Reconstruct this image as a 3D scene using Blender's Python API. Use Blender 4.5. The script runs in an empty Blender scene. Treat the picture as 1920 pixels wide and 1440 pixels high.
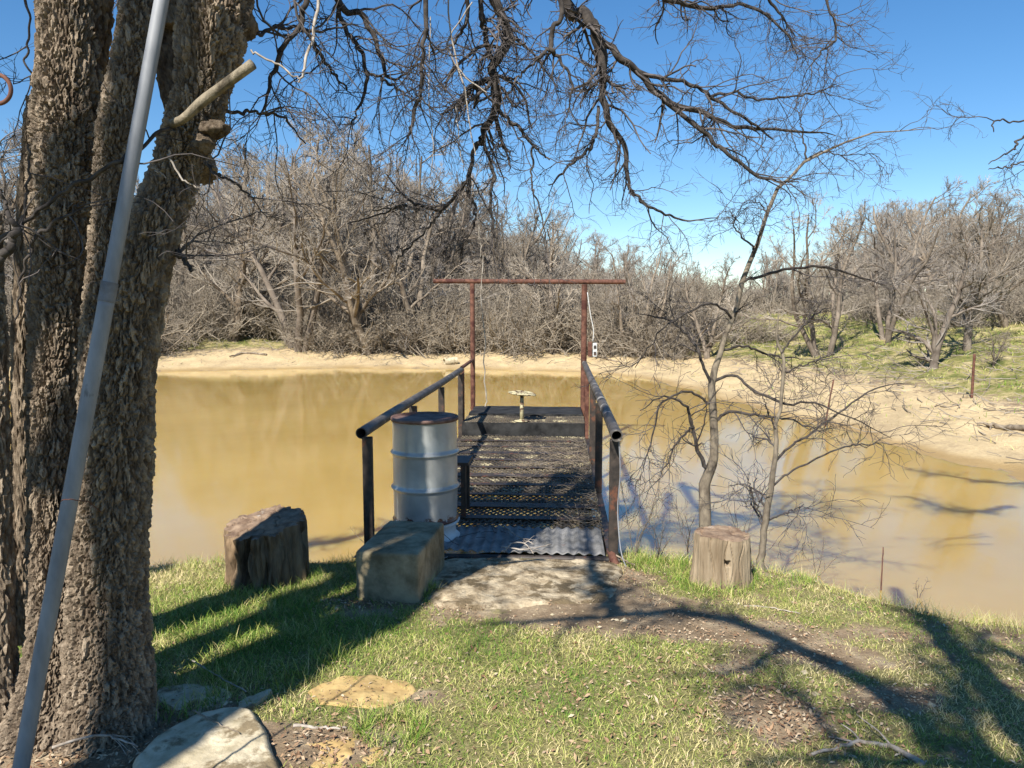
import bpy, math, numpy as np
from mathutils import Vector, Matrix
R = math.radians
SC = bpy.context.scene
COL = SC.collection
# ------------------------------------------------------------------ camera
F = 1386.0; CZ = 1.95; PITCH = math.atan(142 / F)
cam_d = bpy.data.cameras.new('camera'); cam = bpy.data.objects.new('camera', cam_d); COL.objects.link(cam)
cam.location = (0, 0, CZ); cam.rotation_euler = (math.pi / 2 - PITCH, 0, 0)
cam_d.sensor_width = 36; cam_d.lens = 36 * F / 1920; cam_d.clip_end = 3000; cam_d.clip_start = 0.05
SC.camera = cam
# ------------------------------------------------------------------ sky, sun, exposure
SUN_AZ = 26.0      # shadows run this many degrees right of straight ahead
SUN_EL = 45.0
w = bpy.data.worlds.new('World'); SC.world = w; w.use_nodes = True
nt = w.node_tree; bg = nt.nodes['Background']
sky = nt.nodes.new('ShaderNodeTexSky'); sky.sky_type = 'NISHITA'; sky.sun_disc = False
sky.sun_elevation = R(SUN_EL); sky.sun_rotation = R(180 + SUN_AZ)
sky.air_density = 1.0; sky.dust_density = 0.05; sky.ozone_density = 3.5; sky.altitude = 200
hs = nt.nodes.new('ShaderNodeHueSaturation'); hs.inputs['Saturation'].default_value = 1.24
nt.links.new(sky.outputs[0], hs.inputs['Color']); nt.links.new(hs.outputs[0], bg.inputs[0]); bg.inputs[1].default_value = 0.088
sd = bpy.data.lights.new('sun', 'SUN'); sd.energy = 5.0; sd.angle = R(0.53); sd.color = (1.0, 0.955, 0.88)
so = bpy.data.objects.new('sun', sd); COL.objects.link(so)
HS = np.array([math.sin(R(SUN_AZ)), math.cos(R(SUN_AZ))])
sdir = Vector((HS[0] * math.cos(R(SUN_EL)), HS[1] * math.cos(R(SUN_EL)), -math.sin(R(SUN_EL))))
so.rotation_euler = sdir.to_track_quat('-Z', 'Y').to_euler(); so.location = (-8, -12, 20)
SC.view_settings.view_transform = 'Standard'; SC.view_settings.look = 'None'
SC.view_settings.exposure = 0.8; SC.view_settings.gamma = 1; SC.view_settings.use_curve_mapping = False
SC.cycles.max_bounces = 6; SC.cycles.diffuse_bounces = 2; SC.cycles.glossy_bounces = 3; SC.cycles.caustics_reflective = False

# ------------------------------------------------------------------ picture rays
cp, sp_ = math.cos(PITCH), math.sin(PITCH)
def ray(px, py):
    x = (px - 960) / F; y = -(py - 720) / F
    return np.array([x, cp + y * sp_, -sp_ + y * cp])
def atD(px, py, D):
    d = ray(px, py); return np.array([0, 0, CZ]) + d * (D / d[1])
def onZ(px, py, z):
    d = ray(px, py); return np.array([0, 0, CZ]) + d * ((z - CZ) / d[2])
# ------------------------------------------------------------------ numpy noise
def _h(ix, iy, iz, k):
    h = (ix.astype(np.int64) * 374761393 + iy.astype(np.int64) * 668265263 + iz.astype(np.int64) * 2147483647 + k * 1274126177) & 0xffffffff
    h = ((h ^ (h >> 13)) * 1274126177) & 0xffffffff
    h = ((h ^ (h >> 16)) * 2246822519) & 0xffffffff
    return ((h ^ (h >> 15)) & 0xffffff) / float(0x1000000)
def vnoise(p, k=0):
    p = np.asarray(p, float); b = np.floor(p); f = p - b; f = f * f * (3 - 2 * f); o = 0
    for i in (0, 1):
        for j in (0, 1):
            for l in (0, 1):
                wgt = (f[:, 0] if i else 1 - f[:, 0]) * (f[:, 1] if j else 1 - f[:, 1]) * (f[:, 2] if l else 1 - f[:, 2])
                o = o + wgt * _h(b[:, 0] + i, b[:, 1] + j, b[:, 2] + l, k)
    return o
def fbm(p, oct=4, k=0):
    o = 0; a = .5; p = np.asarray(p, float)
    for i in range(oct): o = o + a * vnoise(p * 2 ** i + 17.3 * i, k + i); a *= .5
    return o / (1 - .5 ** oct)
def fbm2(x, y, s, oct=4, k=0):
    return fbm(np.stack([np.ravel(x) * s, np.ravel(y) * s, np.zeros(np.size(x)) + .5], 1), oct, k)
def voro(p, k=0):
    b = np.floor(p); F1 = np.full(len(p), 9.); F2 = F1.copy(); C = np.zeros(len(p))
    for i in (-1, 0, 1):
        for j in (-1, 0, 1):
            for l in (-1, 0, 1):
                c = b + np.array([i, j, l])
                q = c + np.stack([_h(c[:, 0], c[:, 1], c[:, 2], k + m) for m in (1, 2, 3)], 1)
                d = np.sqrt(((q - p) ** 2).sum(1)); n1 = d < F1
                F2 = np.where(n1, F1, np.minimum(F2, d)); C = np.where(n1, _h(c[:, 0], c[:, 1], c[:, 2], k + 9), C); F1 = np.where(n1, d, F1)
    return F1, F2, C
def sstep(a, b, x):
    t = np.clip((x - a) / (b - a), 0, 1); return t * t * (3 - 2 * t)

# ------------------------------------------------------------------ mesh building
class MB:
    def __init__(s): s.V = []; s.Q = []; s.T = []; s.n = 0; s.A = []
    def add(s, V, Q=None, T=None, a=None):
        V = np.asarray(V, float).reshape(-1, 3)
        if Q is not None and len(Q): s.Q.append(np.asarray(Q) + s.n)
        if T is not None and len(T): s.T.append(np.asarray(T) + s.n)
        s.V.append(V); s.n += len(V); s.A.append(np.zeros(len(V)) if a is None else np.asarray(a, float).ravel())
        return s
    def box(s, c, size, rot=None):
        h = np.array(size) / 2
        V = np.array([[x, y, z] for x in (-1, 1) for y in (-1, 1) for z in (-1, 1)]) * h
        if rot is not None: V = V @ np.array(rot).T
        return s.add(V + np.array(c), [[0, 1, 3, 2], [4, 6, 7, 5], [0, 4, 5, 1], [2, 3, 7, 6], [0, 2, 6, 4], [1, 5, 7, 3]])
    def tubes(s, P, Rd, sides=6, cap=False, a=None):
        P = np.asarray(P, float); Rd = np.asarray(Rd, float); T, n, _ = P.shape
        if T == 0: return s
        tg = np.gradient(P, axis=1); tg /= np.linalg.norm(tg, axis=2, keepdims=True) + 1e-12
        m = tg.mean(1); ax = np.argmin(np.abs(m), axis=1); ref = np.eye(3)[ax][:, None, :]
        u = ref - (ref * tg).sum(2, keepdims=True) * tg; u /= np.linalg.norm(u, axis=2, keepdims=True) + 1e-12
        v = np.cross(tg, u); ang = np.arange(sides) / sides * 2 * math.pi
        V = P[:, :, None, :] + Rd[:, :, None, None] * (np.cos(ang)[None, None, :, None] * u[:, :, None, :] + np.sin(ang)[None, None, :, None] * v[:, :, None, :])
        t, i, j = np.meshgrid(np.arange(T), np.arange(n - 1), np.arange(sides), indexing='ij'); j2 = (j + 1) % sides
        b = t * n * sides
        Q = np.stack([b + i * sides + j, b + i * sides + j2, b + (i + 1) * sides + j2, b + (i + 1) * sides + j], -1).reshape(-1, 4)
        Tr = None
        V = V.reshape(-1, 3)
        if cap:
            c0 = P[:, 0]; c1 = P[:, -1]; base = len(V); V = np.vstack([V, c0, c1]); Tr = []
            for k in range(T):
                for jj in range(sides):
                    j3 = (jj + 1) % sides; o = k * n * sides
                    Tr.append([base + k, o + j3, o + jj]); Tr.append([base + T + k, o + (n - 1) * sides + jj, o + (n - 1) * sides + j3])
        return s.add(V, Q, Tr, None if a is None else np.concatenate([np.repeat(a, n * sides), np.zeros(len(V) - T * n * sides)]))
    def tube(s, pts, r, sides=8, cap=True):
        pts = np.asarray(pts, float); r = np.full(len(pts), r) if np.isscalar(r) else np.asarray(r, float)
        return s.tubes(pts[None], r[None], sides, cap)
    def revolve(s, prof, seg=32, c=(0, 0, 0)):
        prof = np.asarray(prof, float); n = len(prof); ang = np.arange(seg) / seg * 2 * math.pi
        V = np.stack([prof[:, None, 0] * np.cos(ang), prof[:, None, 0] * np.sin(ang), prof[:, None, 1] + 0 * ang], -1).reshape(-1, 3) + np.array(c)
        i, j = np.meshgrid(np.arange(n - 1), np.arange(seg), indexing='ij'); j2 = (j + 1) % seg
        return s.add(V, np.stack([i * seg + j, i * seg + j2, (i + 1) * seg + j2, (i + 1) * seg + j], -1).reshape(-1, 4))
    def build(s, name, mat, parent=None, smooth=True, attr=None, link=True):
        V = np.vstack(s.V); me = bpy.data.meshes.new(name)
        Q = np.vstack(s.Q) if s.Q else np.zeros((0, 4), int); T = np.vstack(s.T) if s.T else np.zeros((0, 3), int)
        me.vertices.add(len(V)); me.vertices.foreach_set('co', V.astype(np.float32).ravel())
        me.loops.add(len(Q) * 4 + len(T) * 3); me.polygons.add(len(Q) + len(T))
        me.loops.foreach_set('vertex_index', np.concatenate([Q.ravel(), T.ravel()]).astype(np.int32))
        me.polygons.foreach_set('loop_start', np.concatenate([np.arange(len(Q)) * 4, len(Q) * 4 + np.arange(len(T)) * 3]).astype(np.int32))
        me.polygons.foreach_set('use_smooth', np.full(len(Q) + len(T), smooth))
        if attr:
            at = me.attributes.new(attr, 'FLOAT', 'POINT'); at.data.foreach_set('value', np.concatenate(s.A).astype(np.float32))
        me.materials.append(mat); me.update(calc_edges=True); me.validate()
        o = bpy.data.objects.new(name, me)
        if link: COL.objects.link(o)
        if parent is not None: o.parent = parent
        return o
def tag(o, label, cat=None, group=None, kind=None):
    if label: o['label'] = label
    if cat: o['category'] = cat
    if group: o['group'] = group
    if kind: o['kind'] = kind
    return o
def empty(name, loc=(0, 0, 0), rz=0, label=None, cat=None, group=None):
    o = bpy.data.objects.new(name, None); COL.objects.link(o); o.location = tuple(loc); o.rotation_euler = (0, 0, rz)
    o.empty_display_size = .1
    return tag(o, label, cat, group)
def rblock(mb, size, r=.01, res=.03, amp=.004, scale=9, seed=0, c=(0, 0, 0), rz=0, skew=None):
    h = np.array(size) / 2.
    for ax in range(3):
        a, b = [i for i in range(3) if i != ax]
        na = max(2, int(size[a] / res)); nb = max(2, int(size[b] / res))
        for sg in (-1, 1):
            ua, ub = np.meshgrid(np.linspace(-1, 1, na + 1), np.linspace(-1, 1, nb + 1), indexing='ij')
            P = np.zeros((ua.size, 3)); P[:, a] = ua.ravel() * h[a]; P[:, b] = ub.ravel() * h[b]; P[:, ax] = sg * h[ax]
            inn = np.clip(P, -(h - r), h - r); d = P - inn; d /= np.linalg.norm(d, axis=1, keepdims=True) + 1e-9
            P = inn + d * r
            n = fbm((P + 5) * scale, 4, seed) - .5
            P = P + d * (n * amp * 2)[:, None]
            if skew: P = skew(P)
            i, j = np.meshgrid(np.arange(na), np.arange(nb), indexing='ij'); W = nb + 1
            Q = np.stack([i * W + j, (i + 1) * W + j, (i + 1) * W + j + 1, i * W + j + 1], -1).reshape(-1, 4)
            flip = (sg < 0) != (ax == 1)
            if flip: Q = Q[:, ::-1]
            cs, sn = math.cos(rz), math.sin(rz); X = P[:, 0] * cs - P[:, 1] * sn; Y = P[:, 0] * sn + P[:, 1] * cs
            mb.add(np.stack([X, Y, P[:, 2]], 1) + np.array(c), Q)
    return mb

# ------------------------------------------------------------------ materials
def new_mat(name, rough=.8, spec=.3, metal=0):
    m = bpy.data.materials.new(name); m.use_nodes = True; b = m.node_tree.nodes['Principled BSDF']
    b.inputs['Roughness'].default_value = rough; b.inputs['Specular IOR Level'].default_value = spec; b.inputs['Metallic'].default_value = metal
    return m, m.node_tree, b
def nz(nt, scale, detail=5, vec=None, rough=.6, dist=0):
    n = nt.nodes.new('ShaderNodeTexNoise'); n.inputs['Scale'].default_value = scale; n.inputs['Detail'].default_value = detail
    n.inputs['Roughness'].default_value = rough; n.inputs['Distortion'].default_value = dist
    if vec is not None: nt.links.new(vec, n.inputs['Vector'])
    return n.outputs['Fac']
def coord(nt, stretch=(1, 1, 1), kind='Object'):
    t = nt.nodes.new('ShaderNodeTexCoord'); mp = nt.nodes.new('ShaderNodeMapping'); mp.inputs['Scale'].default_value = stretch
    nt.links.new(t.outputs[kind], mp.inputs[0]); return mp.outputs[0]
def ramp(nt, fac, stops):
    r = nt.nodes.new('ShaderNodeValToRGB'); e = r.color_ramp.elements
    while len(e) < len(stops): e.new(.5)
    for k, (p, c) in enumerate(stops): e[k].position = p; e[k].color = (*c, 1) if len(c) == 3 else c
    nt.links.new(fac, r.inputs[0]); return r.outputs[0]
def g(v): return (v, v, v)
def mix(nt, fac, a, b, mode='MIX'):
    m = nt.nodes.new('ShaderNodeMix'); m.data_type = 'RGBA'; m.blend_type = mode
    for sock, v in ((m.inputs[0], fac), (m.inputs[6], a), (m.inputs[7], b)):
        if isinstance(v, (int, float)): sock.default_value = v
        elif isinstance(v, tuple): sock.default_value = (*v, 1)
        else: nt.links.new(v, sock)
    return m.outputs[2]
def bump(nt, b, h, strength=.5, dist=.01, prev=None):
    n = nt.nodes.new('ShaderNodeBump'); n.inputs['Strength'].default_value = strength; n.inputs['Distance'].default_value = dist
    nt.links.new(h, n.inputs['Height'])
    if prev is not None: nt.links.new(prev, n.inputs['Normal'])
    nt.links.new(n.outputs[0], b.inputs['Normal']); return n.outputs[0]
def attr(nt, name):
    a = nt.nodes.new('ShaderNodeAttribute'); a.attribute_name = name; return a.outputs['Fac']
def mat2(name, c1, c2, scale=8, rough=.85, spec=.2, stretch=(1, 1, 1), bs=.4, bd=.01, bscale=None, p1=.35, p2=.65, metal=0, c3=None, s3=3, t3=.6):
    m, nt, b = new_mat(name, rough, spec, metal); v = coord(nt, stretch)
    col = ramp(nt, nz(nt, scale, 7, v), [(p1, c1), (p2, c2)])
    if c3 is not None: col = mix(nt, ramp(nt, nz(nt, s3, 6, v, .65), [(t3 - .04, g(0)), (t3 + .04, g(1))]), col, c3)
    nt.links.new(col, b.inputs['Base Color'])
    bump(nt, b, nz(nt, bscale or scale * 3, 8, v, .65), bs, bd); return m
M = {}
m, nt, b = new_mat('rough_bark', .95, .08); v = coord(nt, (1, 1, .3))
pc = ramp(nt, attr(nt, 'plate'), [(.1, (.06, .042, .028)), (.45, (.185, .135, .092)), (.85, (.44, .345, .245))])
nt.links.new(mix(nt, .45, pc, ramp(nt, nz(nt, 30, 8, v, .7), [(.37, (.04, .028, .02)), (.63, (.44, .35, .25))])), b.inputs['Base Color'])
pn = bump(nt, b, nz(nt, 75, 8, v, .7), 1, .012); bump(nt, b, nz(nt, 30, 5, coord(nt, (1, 1, .8)), .7, 1.5), .7, .012, pn); M['bark'] = m
M['limb'] = mat2('limb_bark', (.028, .024, .022), (.085, .072, .062), 20, .9, .15, (1, 1, 1), .6, .004, 70)  # bark colour lowered to stand in for shade within the canopy
M['stub'] = mat2('stub_bark', (.09, .072, .05), (.30, .25, .175), 26, .9, .15, (1, 1, .5), 1, .01, 60)
M['twig'] = mat2('twig_bark', (.035, .03, .028), (.13, .11, .10), 9, .8, .25, bs=0.1)  # twigs darkened likewise, canopy self-shading put into the colour
M['pale_twig'] = mat2('pale_twig_bark', (.22, .18, .14), (.45, .40, .34), 20, .85, .2, bs=.2)
M['sapling'] = mat2('sapling_bark', (.10, .08, .06), (.26, .215, .155), 18, .9, .15, (1, 1, .5), .6, .006, 60)
M['far_bark'] = mat2('far_tree_bark', (.11, .09, .072), (.30, .255, .205), 2.0, .95, .05, bs=.1)
M['far_twig'] = mat2('far_twig_bark', (.20, .178, .152), (.43, .39, .34), .8, .95, .05, bs=0.1)
M['brush'] = mat2('brush_twigs', (.16, .13, .098), (.38, .325, .25), 1.5, .95, .05, bs=0.1)
for nm in ('far_twig', 'far_bark'):
    m = M[nm]; nt = m.node_tree; b = nt.nodes['Principled BSDF']; src = b.inputs['Base Color'].links[0].from_socket; oi = nt.nodes.new('ShaderNodeObjectInfo')
    nt.links.new(mix(nt, 1.0, src, ramp(nt, oi.outputs['Random'], [(0, (.72, .66, .58)), (.35, (1.0, .97, .92)), (.6, (.82, .80, .80)), (1, (1.18, 1.12, 1.02))]), 'MULTIPLY'), b.inputs['Base Color'])
M['stump_dark'] = mat2('weathered_stump_wood', (.06, .04, .026), (.32, .22, .13), 9, .9, .15, (1, 1, .25), .8, .02, 30)
M['stump_light'] = mat2('grey_stump_wood', (.16, .115, .07), (.36, .28, .185), 10, .9, .15, (1, 1, .12), .7, .012, 40)
M['stump_top'] = mat2('cut_wood_top', (.14, .09, .06), (.30, .215, .145), 12, .9, .15, bs=.7, bd=.01, c3=(.5, .45, .38), s3=9, t3=.68)
M['rust'] = mat2('rusty_steel', (.07, .03, .02), (.17, .078, .052), 14, .85, .3, bs=.3, bd=.003, c3=(.06, .02, .015), s3=6, t3=.58)
M['darksteel'] = mat2('dark_painted_steel', (.018, .015, .013), (.06, .045, .035), 12, .55, .4, bs=.3, bd=.002, c3=(.12, .05, .028), s3=7, t3=.6)
M['railpipe'] = mat2('weathered_grey_pipe', (.03, .026, .023), (.11, .095, .08), 9, .6, .4, bs=.3, bd=.002, c3=(.30, .28, .25), s3=5, t3=.62)
M['grate'] = mat2('weathered_expanded_metal', (.03, .025, .02), (.15, .12, .08), 2.2, .6, .5, bs=0.1, c3=(.42, .36, .22), s3=3.5, t3=.6)
M['rubber'] = mat2('black_rubber', (.006, .006, .006), (.04, .039, .037), 5, .8, .2, (1, 3, 1), .3, .004)
M['mat'] = mat2('grey_ribbed_mat', (.10, .097, .09), (.27, .26, .245), 6, .75, .3, bs=.4, bd=.004, c3=(.16, .08, .05), s3=4, t3=.65)
M['concrete'] = mat2('mossy_concrete', (.15, .12, .07), (.36, .30, .19), 7, .95, .1, bs=.7, bd=.006, bscale=60)
M['slab'] = mat2('pale_limestone', (.36, .30, .19), (.62, .53, .37), 9, .95, .1, bs=.9, bd=.008, bscale=34, c3=(.22, .17, .10), s3=5, t3=.57)
M['ochre'] = mat2('ochre_sandstone', (.32, .21, .085), (.52, .37, .16), 6, .95, .1, bs=.6, bd=.006, bscale=40)
M['pad'] = mat2('weathered_concrete_pad', (.24, .18, .11), (.56, .46, .31), 9, .95, .1, (1, 1.1, 1), 1, .02, 26, c3=(.16, .12, .07), s3=6, t3=.53)
M['pipe'] = mat2('galvanised_pipe', (.17, .175, .185), (.30, .305, .315), 9, .55, .35, (1, 1, .3), .2, .002, c3=(.12, .12, .12), s3=26, t3=.68)
M['tape'] = mat2('grey_tape', (.12, .12, .125), (.2, .2, .21), 20, .6, .3)
M['cream'] = mat2('chipped_cream_paint', (.40, .35, .20), (.60, .54, .34), 12, .6, .3, c3=(.09, .05, .03), s3=12, t3=.52)
M['white_plastic'] = mat2('weathered_white_plastic', (.45, .46, .45), (.68, .68, .66), 8, .5, .4)
M['box'] = mat2('grey_box_paint', (.4, .4, .38), (.62, .62, .6), 30, .5, .4)
M['drift'] = mat2('driftwood', (.10, .075, .05), (.33, .27, .20), 8, .95, .1, bs=.5, bd=.01)
M['leaf'] = None
# drum paint: pale grey blue with rust along the bottom chime
m, nt, b = new_mat('drum_paint', .3, .6, .2); v = coord(nt)
pc = ramp(nt, nz(nt, 4, 6, v), [(.35, (.32, .325, .305)), (.7, (.48, .485, .46))])
sx = nt.nodes.new('ShaderNodeSeparateXYZ'); nt.links.new(v, sx.inputs[0])
mr = nt.nodes.new('ShaderNodeMapRange'); mr.inputs[1].default_value = .17; mr.inputs[2].default_value = .31; mr.inputs[3].default_value = .42; mr.inputs[4].default_value = 0
nt.links.new(sx.outputs[2], mr.inputs[0])
ad = nt.nodes.new('ShaderNodeMath'); nt.links.new(nz(nt, 11, 7, v, .7), ad.inputs[0]); nt.links.new(mr.outputs[0], ad.inputs[1])
nt.links.new(mix(nt, ramp(nt, ad.outputs[0], [(.74, g(0)), (.79, g(1))]), pc, (.10, .035, .02)), b.inputs['Base Color'])
bump(nt, b, nz(nt, 6, 3, v), .15, .01); M['drum'] = m
M['lid'] = mat2('rusty_drum_lid', (.09, .045, .032), (.26, .16, .125), 7, .75, .3, bs=.3, bd=.003)
# water
m, nt, b = new_mat('muddy_water', .022, .5); v = coord(nt, (1, 1, 1))
nt.links.new(ramp(nt, nz(nt, .22, 4, v), [(.3, (.41, .272, .075)), (.7, (.51, .355, .115))]), b.inputs['Base Color'])
b.inputs['IOR'].default_value = 2.0; b.inputs['Subsurface Weight'].default_value = .85; b.inputs['Subsurface Radius'].default_value = (.6, .42, .2); b.inputs['Subsurface Scale'].default_value = 1.0
v2 = coord(nt, (1.6, .55, 1))
pn = bump(nt, b, nz(nt, 3.2, 3, v2, .5), .09, .02); bump(nt, b, nz(nt, 22, 3, v2, .6), .07, .01, pn); M['water'] = m
# blades and leaves coloured one by one through an attribute
def blade_mat(name, stops, trans=.25):
    m, nt, b = new_mat(name, .6, .25)
    nt.links.new(ramp(nt, attr(nt, 'tint'), stops), b.inputs['Base Color'])
    if trans: b.inputs['Subsurface Weight'].default_value = 0
    return m
M['grass'] = blade_mat('grass_blades', [(0, (.06, .14, .016)), (.3, (.15, .25, .03)), (.52, (.32, .36, .075)), (.7, (.48, .43, .16)), (1, (.64, .52, .28))])
M['leaf'] = blade_mat('dead_leaves', [(0, (.16, .085, .045)), (.5, (.33, .21, .12)), (1, (.52, .42, .29))])
# ground
m, nt, b = new_mat('earth', .95, .1); v = coord(nt)
soil = ramp(nt, nz(nt, 5, 9, v, .7), [(.3, (.14, .10, .06)), (.5, (.26, .19, .12)), (.7, (.42, .335, .22))])
thatch = ramp(nt, nz(nt, 38, 6, v, .75), [(.35, (.12, .095, .04)), (.65, (.38, .30, .16))])
green = ramp(nt, nz(nt, 30, 6, v, .75), [(.3, (.07, .10, .022)), (.7, (.22, .26, .07))])
fgreen = ramp(nt, nz(nt, 1.6, 9, v, .75), [(.36, (.08, .10, .028)), (.47, (.19, .18, .06)), (.56, (.34, .28, .13)), (.68, (.50, .41, .24))])
sand = ramp(nt, nz(nt, 1.1, 10, v, .68), [(.3, (.26, .19, .11)), (.45, (.42, .315, .175)), (.58, (.55, .415, .225)), (.72, (.66, .51, .29))])
sand = mix(nt, .35, sand, ramp(nt, nz(nt, 14, 6, v, .7), [(.35, (.28, .21, .13)), (.65, (.62, .49, .30))]))
sand = mix(nt, attr(nt, 'wet'), sand, (.30, .20, .085))
nn = nz(nt, 3.5, 7, v, .7)
def masked(a, k=.5):
    mt = nt.nodes.new('ShaderNodeMath'); mt.operation = 'ADD'; nt.links.new(a, mt.inputs[0])
    m2 = nt.nodes.new('ShaderNodeMath'); m2.operation = 'MULTIPLY_ADD'; nt.links.new(nn, m2.inputs[0]); m2.inputs[1].default_value = k * 2; m2.inputs[2].default_value = -k
    nt.links.new(m2.outputs[0], mt.inputs[1]); return ramp(nt, mt.outputs[0], [(.38, g(0)), (.62, g(1))])
c = mix(nt, masked(attr(nt, 'green')), soil, mix(nt, .35, thatch, green))
c = mix(nt, masked(attr(nt, 'far_green'), 1.5), c, fgreen)
c = mix(nt, masked(attr(nt, 'sand'), 1.1), c, sand)
nt.links.new(c, b.inputs['Base Color'])
pn = bump(nt, b, nz(nt, 22, 8, v, .7), .8, .03); M['earth'] = m

# ------------------------------------------------------------------ terrain
WATER = -.5
near = [(-14, 5.7), (-7, 5.9)] + [tuple(onZ(px, py, -.03)[:2] + np.array([0, .33])) for px, py in
        [(60, 1072), (270, 1062), (340, 1056), (410, 1052), (600, 1052), (680, 1046), (900, 1035), (1100, 1035), (1190, 1038), (1290, 1046), (1420, 1062), (1500, 1074), (1600, 1098), (1680, 1120), (1760, 1142), (1850, 1165), (1925, 1174)]] + [(6.2, 4.1), (9.5, 2.4), (14, -1)]
far = [(26, -2), (22, 6), (14, 7.6)] + [tuple(onZ(px, py, WATER)[:2]) for px, py in
        [(2100, 960), (1920, 897), (1800, 862), (1700, 838), (1630, 826), (1560, 802), (1490, 785), (1410, 764), (1330, 738), (1200, 708), (1060, 696), (860, 692), (640, 690), (290, 697), (60, 706), (-250, 722)]] + [(-32, 20)]
poly = np.array(near + far + [(-34, 10)]); NN = len(near)
def shore(x, y):
    x = np.ravel(x).astype(float); y = np.ravel(y).astype(float)
    best = np.full(x.shape, 1e9); isn = np.zeros(x.shape, bool); inside = np.zeros(x.shape, bool); n = len(poly); bn = best.copy(); bf = best.copy()
    for i in range(n):
        a = poly[i]; c = poly[(i + 1) % n]; e = c - a
        t = np.clip(((x - a[0]) * e[0] + (y - a[1]) * e[1]) / (e @ e), 0, 1)
        d = np.hypot(x - a[0] - t * e[0], y - a[1] - t * e[1])
        if i < NN - 1: bn = np.minimum(bn, d)
        else: bf = np.minimum(bf, d)
        cr = (a[1] > y) != (c[1] > y)
        with np.errstate(divide='ignore', invalid='ignore'): xi = a[0] + (y - a[1]) / (c[1] - a[1] if c[1] != a[1] else 1e-9) * e[0]
        inside ^= cr & (x < xi)
    return np.minimum(bn, bf), bn, bf, inside
def terrain(x, y):
    x = np.ravel(x).astype(float); y = np.ravel(y).astype(float); am = sstep(6.6, 9, y)
    d, bn, bf, ins = shore(x + am * ((fbm2(x, y, .9, 4, 31) - .5) * 1.1 + (fbm2(x, y, 4, 3, 33) - .5) * .3), y + am * ((fbm2(x, y, .9, 4, 32) - .5) * 1.3 + (fbm2(x, y, 4, 3, 34) - .5) * .35))
    wn = sstep(-.5, .5, (bf - bn) / (bf + bn + 1e-6) * 3)
    zn = -.5 + .47 * sstep(0, .38, d) + .055 * np.clip(d - .3, 0, 5) + (fbm2(x, y, 1.6, 4, 3) - .5) * .09 * sstep(0, .6, d) + (fbm2(x, y, 9, 3, 4) - .5) * .02
    zf = np.interp(d, [0, .5, 3, 6, 10, 16, 30, 90, 400], [-.5, -.42, -.05, .45, 1.4, 1.9, 2.3, 3.0, 5]) + (fbm2(x, y, .35, 5, 7) - .5) * .7 * sstep(0, 5, d) + (fbm2(x, y, 2.2, 4, 8) - .5) * .22 * sstep(0, 1.5, d)
    z = wn * zn + (1 - wn) * zf
    return np.where(ins, -.5 - .5 * sstep(0, 1.6, d) , z), d, wn, ins
def gz(x, y): return float(terrain(np.array([x]), np.array([y]))[0][0])
def hit(px, py, dmax=200):
    d = ray(px, py); t = np.geomspace(1, dmax, 1500) / d[1]
    P = np.array([0, 0, CZ]) + t[:, None] * d; z = terrain(P[:, 0], P[:, 1])[0]; z = np.maximum(z, WATER)
    k = np.argmax(P[:, 2] <= z)
    if P[k, 2] > z[k]: k = len(t) - 1
    return np.array([P[k, 0], P[k, 1], z[k]])
# bare or thin patches on the near bank: (px, py, radius x, radius y, strength)
patches = []
for px, py, rx, ry, s in [(980, 1105, .85, .62, 1.1), (1130, 1150, .75, .30, .8), (1250, 1180, .6, .25, .55), (1400, 1190, .45, .2, .6), (1460, 1340, .28, .22, 1.0), (1690, 1310, .28, .16, 1.0), (1560, 1240, .4, .13, .6),
                          (640, 1400, .25, .12, .9), (690, 1300, .26, .10, 1.0), (380, 1390, .6, .25, 1.2), (170, 1400, .5, .4, 1.2), (660, 1140, .28, .2, .8), (1350, 1250, .22, .1, .6), (1640, 1190, .3, .12, .5), (1120, 1270, .12, .1, .3), (880, 1390, .2, .1, .3), (620, 1250, .2, .08, .4)]:
    p = hit(px, py); patches.append((p[0], p[1], rx, ry, s))
def density(x, y):
    x = np.ravel(x); y = np.ravel(y)
    k = .88 + (fbm2(x, y, 2.3, 4, 21) - .5) * 1.3 + (fbm2(x, y, 9, 3, 22) - .5) * 1.2
    k = k + .35 * np.exp(-((x + 1.6) / 1.0) ** 2 - ((y - 4.2) / 1.0) ** 2) - .22 * sstep(.3, 1.6, x) * sstep(3, 4, y)
    for a, c, rx, ry, s in patches: k = k - s * np.exp(-(((x - a) / rx) ** 2 + ((y - c) / ry) ** 2) ** 1.5)
    return np.clip(k, 0, 1)

rr = np.concatenate([[.25], np.geomspace(.7, 8, 170), np.geomspace(8.15, 60, 130), np.geomspace(63, 900, 26)])
aa = np.concatenate([np.linspace(-180, -50, 34)[:-1], np.linspace(-50, 50, 300), np.linspace(50, 180, 34)[1:-1]]) * math.pi / 180
RR, AA = np.meshgrid(rr, aa, indexing='ij'); X = (RR * np.sin(AA)).ravel(); Y = (RR * np.cos(AA)).ravel()
Z, dd, wn, ins = terrain(X, Y)
na = len(aa); i, j = np.meshgrid(np.arange(len(rr) - 1), np.arange(na), indexing='ij'); j2 = (j + 1) % na
Q = np.stack([i * na + j, i * na + j2, (i + 1) * na + j2, (i + 1) * na + j], -1).reshape(-1, 4)[:, ::-1]
gm = MB(); gm.add(np.stack([X, Y, Z], 1), Q); gm.add([[0, 0, float(Z[0])]] , None)
gm.T.append(np.array([[gm.n - 1, (k + 1) % na, k] for k in range(na)]))
ground = gm.build('ground', M['earth']); tag(ground, None, kind='structure')
def addattr(o, name, vals):
    a = o.data.attributes.new(name, 'FLOAT', 'POINT'); a.data.foreach_set('value', np.concatenate([vals, [0]]).astype(np.float32))
farz = (1 - wn)
addattr(ground, 'green', np.where(wn > .5, density(X, Y), 0))
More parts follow.
